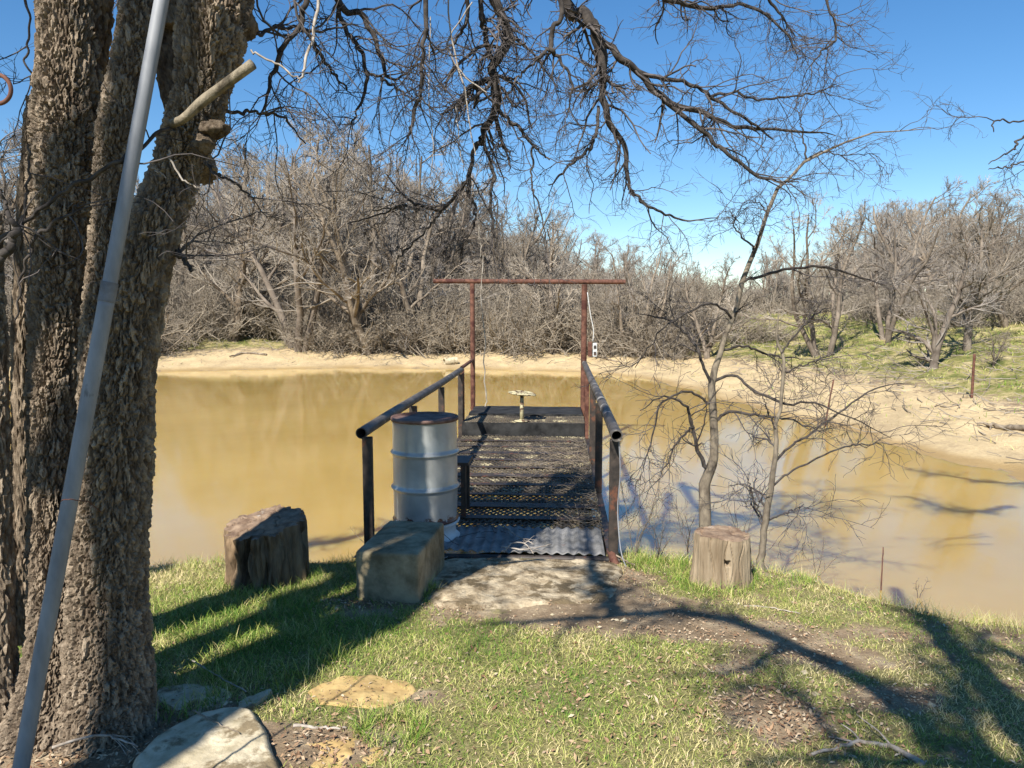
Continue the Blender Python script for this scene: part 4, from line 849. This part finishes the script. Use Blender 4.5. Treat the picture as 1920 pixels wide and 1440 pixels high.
# ------------------------------------------------------------------ stumps
def stump(name, px, py, wpx, h_, tilt, mat, top, label, seed, groove=.05, flare=.1, cracks=(), el=1., notch=None):
    p = hit(px, py); D = p[1]; r = wpx / 2 * D / F; c_ = np.array([p[0] * (1 + r * .9 / D), p[1] + r * .9, p[2] - .03]); e = empty(name, c_, 0, label, 'stump')
    na_, nz_ = 220, 70; ang = np.arange(na_) / na_ * 2 * math.pi; zz = np.linspace(0, 1, nz_)
    A, Zf = np.meshgrid(ang, zz); ux, uy = np.cos(A), np.sin(A)
    big = fbm(np.stack([ux * 1.1 + seed, uy * 1.1, Zf * .5], -1).reshape(-1, 3), 2).reshape(A.shape) - .5
    gr = fbm(np.stack([ux * 5 + seed, uy * 5, Zf * .7], -1).reshape(-1, 3), 4).reshape(A.shape); gr = 1 - np.abs(gr - .5) * 2
    fine = fbm(np.stack([ux * 16, uy * 16, Zf * 2.2], -1).reshape(-1, 3), 3).reshape(A.shape) - .5
    rad = r * (1 + .35 * big - groove * sstep(.75, 1, gr) + .05 * fine + flare * (1 - Zf) ** 3)
    for ca, cw, cd in cracks:
        da = np.abs((A - R(ca) + .08 * np.sin(Zf * 6 + ca) + math.pi) % (2 * math.pi) - math.pi); rad -= r * cd * np.exp(-(da / cw) ** 2) * sstep(0, .25, Zf + .2)
    if notch is not None:
        da = np.abs((A - R(notch[0]) + math.pi) % (2 * math.pi) - math.pi); rad -= r * .35 * (da < notch[1]) * (Zf > notch[2]) * (Zf < notch[3])
    X_, Y_ = rad * ux, rad * uy * el
    H_ = h_ + tilt[0] * X_ + tilt[1] * Y_ + (fbm(np.stack([X_ * 6, Y_ * 6, 0 * X_ + seed], -1).reshape(-1, 3), 3).reshape(A.shape) - .5) * .05
    edge = sstep(.9, 1, Zf) * .02
    V = np.stack([X_ * (1 - edge), Y_ * (1 - edge), Zf * H_], -1).reshape(-1, 3)
    i, j = np.meshgrid(np.arange(nz_ - 1), np.arange(na_), indexing='ij'); j2 = (j + 1) % na_
    mb = MB(); mb.add(V, np.stack([i * na_ + j, i * na_ + j2, (i + 1) * na_ + j2, (i + 1) * na_ + j], -1).reshape(-1, 4)); mb.build('side', mat, e)
    rim = V.reshape(nz_, na_, 3)[-1]; nr_ = 28; T_ = []
    for k in range(nr_):
        f = 1 - k / nr_; T_.append(rim * np.array([f, f, 0]))
    T_ = np.vstack(T_ + [[[0, 0, 0]]]); Hh = h_ + tilt[0] * T_[:, 0] + tilt[1] * T_[:, 1] + (fbm(np.stack([T_[:, 0] * 6, T_[:, 1] * 6, 0 * T_[:, 0] + seed], -1), 3) - .5) * .05
    rr_ = np.hypot(T_[:, 0], T_[:, 1]) / r
    Hh += (fbm(T_ * np.array([18, 18, 1]) + seed, 4, 2) - .5) * .022 * (rr_ < .93)
    ck = np.abs(fbm(np.stack([T_[:, 0] * 5, T_[:, 1] * 9, 0 * rr_ + seed * 2], -1), 3, 5) - .5); Hh -= .03 * (1 - sstep(0, .02, ck)) * (rr_ < .85)
    T_[:, 2] = Hh; T_[:na_, 2] = rim[:, 2]; mb = MB()
    i, j = np.meshgrid(np.arange(nr_ - 1), np.arange(na_), indexing='ij'); j2 = (j + 1) % na_
    mb.add(T_, np.stack([i * na_ + j, i * na_ + j2, (i + 1) * na_ + j2, (i + 1) * na_ + j], -1).reshape(-1, 4), [[(nr_ - 1) * na_ + k, (nr_ - 1) * na_ + (k + 1) % na_, nr_ * na_] for k in range(na_)])
    mb.build('cut_top', top, e); return e
stump('tree_stump', 497, 1112, 166, .44, (.10, .22), M['stump_dark'], M['stump_top'], 'dark rotting tree stump with a sloping top, half shaded, left of the dock', 4.4, .14, .03, ((232, .05, .3), (262, .05, .22), (290, .08, .2), (315, .04, .15), (205, .03, .1)), .85)
stump('tree_stump', 1350, 1106, 112, .375, (.0, .0), M['stump_light'], M['stump_top'], 'upright grey brown tree stump with a split front, right of the dock', 9.3, .06, .14, ((235, .02, .12), (268, .018, .1), (278, .015, .08), (300, .02, .1), (350, .04, .3)), .9, (270, .09, .5, .62))

# ------------------------------------------------------------------ leaning pipe and hook
a0 = hit(36, 1475); a0[2] = gz(a0[0], a0[1]) ; top = atD(322, -120, 3.05); pb = atD(30, 1490, 2.55); pt = atD(305, -10, 2.98)
pe = empty('leaning_pipe', pb, 0, 'long grey metal pipe leaning against the many trunked tree at the left', 'pipe')
mid_ = pb + (pt - pb) * .615
def seg(a, b_, r0, r1, name, mat):
    n = 40; P = a + (b_ - a) * np.linspace(0, 1, n)[:, None] - pb; mb = MB(); mb.tubes(P[None], np.linspace(r0, r1, n)[None], 24, True); mb.build(name, mat, pe)
dirp = (pt - pb) / np.linalg.norm(pt - pb); ext = pb - dirp * .06
seg(ext, mid_, .0285, .0285, 'lower_pipe', M['pipe']); seg(mid_ - dirp * .03, mid_ + dirp * .045, .030, .030, 'tape_wrap', M['tape']); seg(mid_ + dirp * .0, pt + dirp * .3, .0262, .0262, 'upper_pipe', M['pipe'])
hk = atD(-20, 168, 2.0); he = empty('plant_hook', (hk[0] - .12, hk[1], gz(hk[0], hk[1])), 0, 'rusty curved iron hook poking in at the left edge', 'hook')
th = np.linspace(R(100), R(-110), 20); cx = atD(-6, 167, 2.0); loc = np.array(he.location); P = np.stack([cx[0] + .037 * np.cos(th), cx[1] + 0 * th, cx[2] + .037 * np.sin(th)], 1); P = np.vstack([[loc[0], loc[1], loc[2] - .2], [loc[0], loc[1], cx[2] - .3], [loc[0] + .02, loc[1], cx[2] + .02], P])
mb = MB(); mb.tube(P - loc, .0055, 10); mb.build('rod', M['rust'], he)
# red wire round pipe and trunk
wp = atD(120, 938, 2.45); we = empty('wire', wp, 0, 'thin rusty wire wrapped round the leaning pipe', 'wire'); mb = MB()
mb.tube(np.array([atD(114, 940, 2.5), atD(118, 937, 2.42), atD(135, 936, 2.41), atD(142, 938, 2.46), atD(165, 940, 2.9), atD(190, 960, 2.95)]) - wp, .0018, 5); mb.build('strand', M['rust'], we)

# ------------------------------------------------------------------ posts, stakes, logs
def stick(name, pts, r0, r1, mat, label, cat, n=14, jitr=.4, sides=8, grp=None, seed=1, kids=0):
    rng = np.random.default_rng(seed); P = smooth_line(np.array(pts, float), n); P[1:-1] += rng.normal(size=(n - 2, 3)) * r0 * jitr; b0 = P[0].copy()
    mb = MB(); rad = np.linspace(r0, r1, n); mb.tubes((P - b0)[None], rad[None], sides, True)
    if kids:
        P1, R1 = spawn(rng, P[None], rad[None], kids, .25, 1, -.35, .6, 6, .15, 0, .6, .002); mb.tubes(P1 - b0, R1, 4)
    o = mb.build(name, mat); o.location = tuple(b0); return tag(o, label, cat, grp)
p = hit(1822, 747); q = atD(1827, 664, p[1]); stick('fence_post', [p - [0, 0, .1], (p + q) / 2, q], .03, .028, M['rust'], 'rusty steel fence post standing on the sandy bank at the right', 'post', jitr=.05)
p = hit(1546, 800); q = atD(1563, 712, p[1]); stick('leaning_stake', [p - [0, 0, .1], (p + q) / 2, q], .018, .016, M['rust'], 'thin rusty stake leaning at the waterline beyond the saplings', 'stake', jitr=.05)
p = hit(1652, 1108); q = atD(1656, 1026, p[1]); stick('stake', [p - [0, 0, .05], (p + q) / 2, q], .006, .005, M['rust'], 'short thin metal rod stuck upright in the near bank edge at the right', 'stake', jitr=.1)
def ground_stick(px, r0, r1, mat, label, cat='stick', lift=.0, **k):
    pts = [hit(a, c_) + np.array([0, 0, lift + r0 * .7]) for a, c_ in px]; return stick('fallen_stick', pts, r0, r1, mat, label, cat, **k)
ground_stick([(1940, 812), (1890, 808), (1860, 803), (1832, 800)], .07, .02, M['drift'], 'dark fallen log with a pointed end on the sand at the right edge', 'log', kids=3)
ground_stick([(1800, 760), (1775, 765), (1755, 762)], .02, .01, M['drift'], 'small dark stick on the sand below the rusty fence post')
ground_stick([(1000, 668), (985, 664), (960, 668), (940, 663)], .05, .025, M['drift'], 'grey driftwood limb on the far sand inside the dock frame', 'log', kids=3)
ground_stick([(1105, 664), (1130, 672), (1165, 684)], .05, .03, M['drift'], 'pale driftwood log on the far sand just right of the dock frame', 'log', kids=2)
ground_stick([(500, 668), (460, 664), (430, 670)], .05, .03, M['drift'], 'pale fallen branch on the far sand left of the dark stump', 'log', kids=3)
ground_stick([(700, 640), (730, 660), (760, 668)], .05, .02, M['drift'], 'dead branch sprawled on the far sand below the leaning tree', 'log', kids=4)
ground_stick([(600, 655), (640, 662), (690, 655)], .04, .02, M['drift'], 'thin dead branch on the far sand, left of the leaning tree', 'log', kids=4)
ground_stick([(1730, 1440), (1665, 1405), (1600, 1398), (1520, 1420)], .014, .006, M['pale_twig'], 'pale forked branch lying in the grass near the bottom right', kids=4)
ground_stick([(550, 1364), (600, 1368), (650, 1368)], .008, .005, M['pale_twig'], 'short straight stick beside the half buried flat stone')
ground_stick([(1395, 1138), (1440, 1141), (1500, 1152)], .006, .003, M['pale_twig'], 'thin pale stick in the grass in front of the grey stump')
ground_stick([(360, 1250), (400, 1275), (462, 1310)], .004, .003, M['pale_twig'], 'thin pale stem leaning on the narrow stone in the shaded grass', lift=.03)
ground_stick([(362, 1353), (400, 1375), (450, 1400)], .004, .002, M['drift'], 'thin dark twig lying across the pale slab', lift=.05)
ground_stick([(100, 1440), (180, 1418), (215, 1420), (260, 1440)], .006, .003, M['pale_twig'], 'bleached twig with side shoots at the bottom left of the slab', lift=.08, kids=6)
ground_stick([(1150, 1050), (1172, 1062), (1190, 1072)], .008, .004, M['drift'], 'dark stick poking from the right foot of the dock', lift=.04)
ground_stick([(815, 1072), (830, 1058), (848, 1048)], .005, .003, M['pale_twig'], 'curved pale twig at the left corner of the concrete pad', lift=.03)
# concrete ring on the far shore
p = hit(845, 684); ce = empty('pipe_end', p, R(15), 'pale broken concrete pipe end lying on the far shore left of the dock frame', 'concrete pipe')
hollow('ring', (-.28, 0, .12), (.28, .12, .14), .17, .13, M['slab'], ce, 18, 6)

# ------------------------------------------------------------------ deck debris
rng = np.random.default_rng(31)
def debris(name, N, v0, v1, u0, u1, z, lmin, lmax, r0, mat, label, bias=1.0, zj=.05):
    v = v1 - (v1 - v0) * rng.uniform(0, 1, N) ** bias; u = rng.uniform(u0, u1, N); a = rng.uniform(0, math.pi, N); L = rng.uniform(lmin, lmax, N); n = 5; P = np.zeros((N, n, 3))
    d = np.stack([np.cos(a), np.sin(a), rng.normal(size=N) * .12], 1); P[:, 0] = np.stack([v, u, z + rng.uniform(0, 1, N) ** 2 * zj], 1)
    for k in range(1, n): d = d + rng.normal(size=(N, 3)) * np.array([.25, .25, .08]); d /= np.linalg.norm(d, axis=1, keepdims=True); P[:, k] = P[:, k - 1] + d * (L / (n - 1))[:, None]
    P[:, :, 0] = np.clip(P[:, :, 0], -HW + .05, HW - .05); P[:, :, 2] = np.maximum(P[:, :, 2], z)
    mb = MB(); mb.tubes(P, np.full((N, n), 1.) * rng.uniform(.6, 1.2, (N, 1)) * r0, 3); V = np.vstack(mb.V); c_, s_ = math.cos(-DT), math.sin(-DT)
    mb.V = [np.stack([DO[0] + V[:, 0] * c_ - V[:, 1] * s_, DO[1] + V[:, 0] * s_ + V[:, 1] * c_, V[:, 2]], 1)]
    return tag(mb.build(name, mat), label, kind='stuff')
debris('dry_twig_litter', 620, .0, .9, .75, 4.6, .02, .06, .30, .0026, M['drift'], 'dry twigs and straw heaped along the right side of the dock deck', 2.2, .10)
debris('twig_litter', 160, -.85, .9, .2, 5.4, .04, .08, .4, .003, M['twig'], 'loose twigs scattered on the dock mat and mesh', 1, .05)
for k, (pts, lab) in enumerate([([(945, 1035, .04), (960, 1018, .09), (985, 1020, .07), (1000, 1038, .04)], 'curved pale stick on the ribbed mat, the one bent like a bow'), ([(940, 1025, .05), (985, 1030, .06), (1035, 1020, .05)], 'long grey stick lying level across the ribbed mat'), ([(945, 985, .05), (970, 1005, .08), (1000, 1020, .05)], 'straight pale stick slanting from the mesh onto the ribbed mat')]):
    stick('fallen_stick', [onZ(a, c_, z) for a, c_, z in pts], .007, .004, M['pale_twig'], lab, 'stick', seed=k, kids=3)

# ------------------------------------------------------------------ grass, leaves, gravel
rng = np.random.default_rng(77)
def blades(name, x, y, z, hgt, wid, tint, lean, label, mat=M['grass']):
    N = len(x); a = rng.uniform(0, 6.28, N); la = rng.uniform(0, 6.28, N); ln = lean * rng.uniform(.2, 1.6, N)
    b = np.stack([x, y, z], 1); s = np.stack([np.cos(a), np.sin(a), 0 * a], 1) * (wid / 2)[:, None]; l = np.stack([np.cos(la) * ln, np.sin(la) * ln, np.ones(N)], 1); l /= np.linalg.norm(l, axis=1, keepdims=True)
    m1 = b + l * (hgt * .5)[:, None]; l2 = l + np.stack([np.cos(la), np.sin(la), 0 * la], 1) * (ln * .9)[:, None]; l2[:, 2] -= .25 * ln; l2 /= np.linalg.norm(l2, axis=1, keepdims=True); t = m1 + l2 * (hgt * .55)[:, None]
    V = np.stack([b - s, b + s, m1 + s * .8, m1 - s * .8, t], 1).reshape(-1, 3); k = np.arange(N) * 5
    mb = MB(); mb.add(V, np.stack([k, k + 1, k + 2, k + 3], 1), np.stack([k + 3, k + 2, k + 4], 1), np.repeat(tint, 5)); o = mb.build(name, mat, smooth=True, attr='tint'); return tag(o, label, kind='stuff')
N = 390000; D = np.sqrt(rng.uniform(1.5 ** 2, 6.4 ** 2, N)); x = D * rng.uniform(-.80, .82, N); y = D
dn = density(x, y); z, d_, wn_, in_ = terrain(x, y)
c_, s_ = math.cos(DT), math.sin(DT); lv = (x - DO[0]) * c_ - (y - DO[1]) * s_; lu = (x - DO[0]) * s_ + (y - DO[1]) * c_
tf = np.exp(-((x + 1.95) / .75) ** 2 - ((y - 3.05) / .42) ** 2)
ok = (rng.uniform(0, 1, N) < dn * .85) & (~in_) & (d_ > .02) & ~((np.abs(lv) < .95) & (lu > -.02)) & ((tf < .45) | (rng.uniform(0, 1, N) < .05))
x, y, z, dn = x[ok], y[ok], z[ok], dn[ok]
gr = fbm2(x, y, 1.1, 3, 41); lush = np.exp(-((x + 1.6) / .9) ** 2 - ((y - 4.3) / .8) ** 2); cl = fbm2(x, y, 6, 3, 42)
tint = np.clip(.62 + (gr - .5) * 1.1 + (cl - .5) * .9 - .46 * lush + .12 * sstep(0, 2.5, x) + rng.normal(size=len(x)) * .22, 0, 1)
hg = rng.uniform(.010, .046, len(x)) * (.75 + .8 * cl) * (1 + .9 * lush) * (.6 + .5 * dn)
blades('grass', x, y, z - .004, hg, rng.uniform(.0022, .0042, len(x)), tint, 1.15, 'short patchy green and straw coloured grass on the near bank')
# taller dry grass on the bank edge and round stumps
N = 26000; e = rng.uniform(0, 1, N); seg_i = rng.integers(0, NN - 1, N); A_ = poly[seg_i]; B_ = poly[seg_i + 1]; P_ = A_ + (B_ - A_) * e[:, None]; x = P_[:, 0] + rng.normal(size=N) * .1; y = P_[:, 1] - np.abs(rng.normal(size=N)) * .22 - .04
cl = fbm2(x, y, 3.2, 3, 52); z, d_, wn_, in_ = terrain(x, y); lv = (x - DO[0]) * math.cos(DT) - (y - DO[1]) * math.sin(DT)
ok = (cl > .46) & (np.abs(x) < 6) & (~in_) & ~((np.abs(lv) < 1.0) & (y > 5.3)); x, y, z, cl = x[ok], y[ok], z[ok], cl[ok]
blades('tall_grass', x, y, z, rng.uniform(.05, .16, len(x)) * (cl + .3), rng.uniform(.0018, .0035, len(x)), np.clip(.72 + rng.normal(size=len(x)) * .22 - .3 * (x < -.9), 0, 1), .6, 'longer dry grass fringing the edge of the near bank')
cs = [(hit(a, c_), r_) for a, c_, r_ in [(500, 1112, .38), (1350, 1108, .3), (1240, 1075, .22), (790, 1128, .1), (300, 1340, .25), (500, 1260, .35), (1250, 1060, .25), (720, 1410, .15), (1460, 1090, .3)]]
xs_ = []; ys_ = []
for p, r_ in cs: n = int(2600 * r_); a = rng.uniform(0, 6.28, n); xs_.append(p[0] + np.cos(a) * r_ * rng.uniform(.6, 1.1, n)); ys_.append(p[1] + .15 + np.sin(a) * r_ * rng.uniform(.4, 1.1, n))
x = np.concatenate(xs_); y = np.concatenate(ys_); z = terrain(x, y)[0]; blades('grass_tufts', x, y, z, rng.uniform(.04, .13, len(x)), rng.uniform(.002, .004, len(x)), np.clip(.35 + rng.normal(size=len(x)) * .25, 0, 1), .7, 'longer green tufts around the stumps and stones')
# far bank grass
N = 150000; D = rng.uniform(9, 42, N); x = D * rng.uniform(-.75, .8, N); z, d_, wn_, in_ = terrain(x, D)
pf_ = sstep(3.4, 6.5, d_) * np.where(x > 3.5, 1, .5) * (fbm2(x, D, .8, 4, 61) > .42) + .07 * (d_ > .8); ok = (~in_) & (wn_ < .5) & (rng.uniform(0, 1, N) < pf_) & (d_ < 18)
x, D, z = x[ok], D[ok], z[ok]; cl = fbm2(x, D, .5, 3, 62)
blades('bank_grass', x, D, z - .01, rng.uniform(.05, .16, len(x)), rng.uniform(.008, .018, len(x)), np.clip(.62 + (cl - .5) * 1.3 - .12 * (x > 4) + rng.normal(size=len(x)) * .15, 0, 1), .7, 'rough yellow green grass on the far banks')
# sticks, roots and litter along the far sand
N = 9000; D = rng.uniform(9, 44, N); x = D * rng.uniform(-.75, .8, N); z, d_, wn_, in_ = terrain(x, D); ok = (~in_) & (wn_ < .5) & (d_ > .25) & (d_ < 9) & (rng.uniform(0, 1, N) < .25 + .75 * sstep(1, 4, d_)); x, D, z = x[ok], D[ok], z[ok]; N = len(x)
a = rng.uniform(0, math.pi, N); L = rng.uniform(.1, .8, N) ** 1.3; P = np.zeros((N, 4, 3)); P[:, 0] = np.stack([x, D, z + .015], 1); d = np.stack([np.cos(a), np.sin(a), rng.uniform(-.05, .35, N)], 1)
for k in range(1, 4): P[:, k] = P[:, k - 1] + d * (L / 3)[:, None]; d = d + rng.normal(size=(N, 3)) * .25
mb = MB(); mb.tubes(P, np.full((N, 4), 1.) * rng.uniform(.005, .014, (N, 1)), 3); tag(mb.build('driftwood_litter', M['brush']), 'small sticks and dry stems littering the far sandy shore', kind='stuff')
# leaf litter
def leaves(name, x, y, z, size, label, tb=.5):
    N = len(x); a = rng.uniform(0, 6.28, N); u = np.stack([np.cos(a), np.sin(a), rng.normal(size=N) * .35], 1); v = np.stack([-np.sin(a), np.cos(a), rng.normal(size=N) * .35], 1); c_ = np.stack([x, y, z + .006 + rng.uniform(0, .012, N)], 1); s = size[:, None]
    V = np.stack([c_ - u * s, c_ - v * s * .38, c_ + u * s, c_ + v * s * .38 + np.array([0, 0, .004])], 1).reshape(-1, 3); k = np.arange(N) * 4; mb = MB()
    mb.add(V, None, np.vstack([np.stack([k, k + 1, k + 2], 1), np.stack([k, k + 2, k + 3], 1)]), np.repeat(np.clip(tb + rng.normal(size=N) * .3, 0, 1), 4)); return tag(mb.build(name, M['leaf'], smooth=False, attr='tint'), label, kind='stuff')
N = 42000; D = np.sqrt(rng.uniform(1.5 ** 2, 6.0 ** 2, N)); x = D * rng.uniform(-.8, .82, N); dn = density(x, D); z, d_, wn_, in_ = terrain(x, D); lv = (x - DO[0]) * math.cos(DT) - (D - DO[1]) * math.sin(DT)
ok = (~in_) & (rng.uniform(0, 1, N) < .14 + .75 * (1 - dn) * (fbm2(x, D, 2.5, 3, 71) > .45)) & ~((np.abs(lv + .05) < .9) & (D > 4.7)) ; leaves('leaf_litter', x[ok], D[ok], z[ok], rng.uniform(.004, .013, ok.sum()), 'small dead leaves and straw bits strewn over the near bank')
px_ = [(1460, 1340, .3, 420), (640, 1405, .3, 240), (170, 1385, .35, 900), (650, 1130, .2, 200), (1290, 1290, .7, 400), (1000, 1330, 1.2, 500), (1600, 1400, .8, 400)]
xs_ = []; ys_ = []
for a, c_, r_, n in px_: p = hit(a, c_); xs_.append(p[0] + rng.normal(size=n) * r_ * .6); ys_.append(p[1] + rng.normal(size=n) * r_ * .5)
x = np.concatenate(xs_); y = np.concatenate(ys_); leaves('dead_leaves', x, y, terrain(x, y)[0], rng.uniform(.006, .019, len(x)), 'curled brown dead leaves lying in drifts on bare patches', .45)
# pebbles
xs_ = []; ys_ = []
for a, c_, r_, n in [(1690, 1310, .3, 110), (1400, 1200, .6, 60), (1130, 1150, .9, 80), (1000, 1150, .8, 70), (1500, 1260, .6, 80), (430, 1110, .3, 25), (650, 1140, .3, 60)]: p = hit(a, c_); xs_.append(p[0] + rng.normal(size=n) * r_ * .6); ys_.append(p[1] + rng.normal(size=n) * r_ * .35)
x = np.concatenate(xs_); y = np.concatenate(ys_); z = terrain(x, y)[0]; N = len(x); ico = np.array([(1, 0, 0), (-1, 0, 0), (0, 1, 0), (0, -1, 0), (0, 0, .6), (0, 0, -.6)]); s = rng.uniform(.002, .009, N) * (1 + (rng.uniform(0, 1, N) > .95) * 1.8)
a = rng.uniform(0, 6.28, N); V = ico[None] * s[:, None, None] * rng.uniform(.6, 1.3, (N, 6, 1)); V = np.stack([V[..., 0] * np.cos(a)[:, None] - V[..., 1] * np.sin(a)[:, None], V[..., 0] * np.sin(a)[:, None] + V[..., 1] * np.cos(a)[:, None], V[..., 2]], -1) + np.stack([x, y, z + .003], 1)[:, None]
f_ = np.array([(0, 2, 4), (2, 1, 4), (1, 3, 4), (3, 0, 4), (2, 0, 5), (1, 2, 5), (3, 1, 5), (0, 3, 5)]); mb = MB(); mb.add(V.reshape(-1, 3), None, (f_[None] + (np.arange(N) * 6)[:, None, None]).reshape(-1, 3)); tag(mb.build('gravel', M['slab'], smooth=False), 'small pale pebbles scattered over the bare earth', kind='stuff')
# low bare weeds at the waterline right of the dock
def weed(px, py, htop, seed, label, n=5, spread=.35):
    p = hit(px, py); rng = np.random.default_rng(seed); h_ = atD(px, htop, p[1])[2] - p[2]; P = np.zeros((n, 8, 3)); P[:, 0] = [0, 0, -.02]; d = np.concatenate([rng.normal(size=(n, 2)) * spread, np.ones((n, 1))], 1)
    for k in range(1, 8): d /= np.linalg.norm(d, axis=1, keepdims=True); P[:, k] = P[:, k - 1] + d * h_ / 7 * rng.uniform(.7, 1.1); d = d + rng.normal(size=(n, 3)) * .12
    Rr = np.linspace(.004, .0015, 8)[None] * np.ones((n, 1)); mb = MB(); mb.tubes(P, Rr, 4); P1, R1 = spawn(rng, P, Rr, 7, .2, 1, -.4, .7, 6, .2, 0, .7, .0015); mb.tubes(P1, R1, 3); P2, R2 = spawn(rng, P1, R1, 3, .2, 1, -.5, .7, 4, .2, 0, .8, .0012); mb.tubes(P2, R2, 3)
    o = mb.build('dry_weed', M['sapling'], smooth=True); o.location = tuple(p); tag(o, label, 'plant')
weed(1190, 1045, 850, 1, 'tall bare twiggy weed at the bank edge just right of the dock')
weed(1232, 1050, 940, 2, 'shorter bare weed between the dock and the grey stump')
weed(1530, 1080, 985, 3, 'small bare forked twig plant right of the thinner sapling', 3)
weed(1722, 1122, 1075, 4, 'tiny dark forked twig at the bank edge, right of the upright rod', 2)
weed(1390, 1040, 900, 5, 'bare twiggy weed growing between the grey stump and thinner sapling', 4)
weed(720, 1046, 960, 6, 'bare weed behind the left foot of the dock near the drum', 3)
weed(1290, 1046, 900, 7, 'bare twiggy weed just behind the left side of the grey stump', 4)
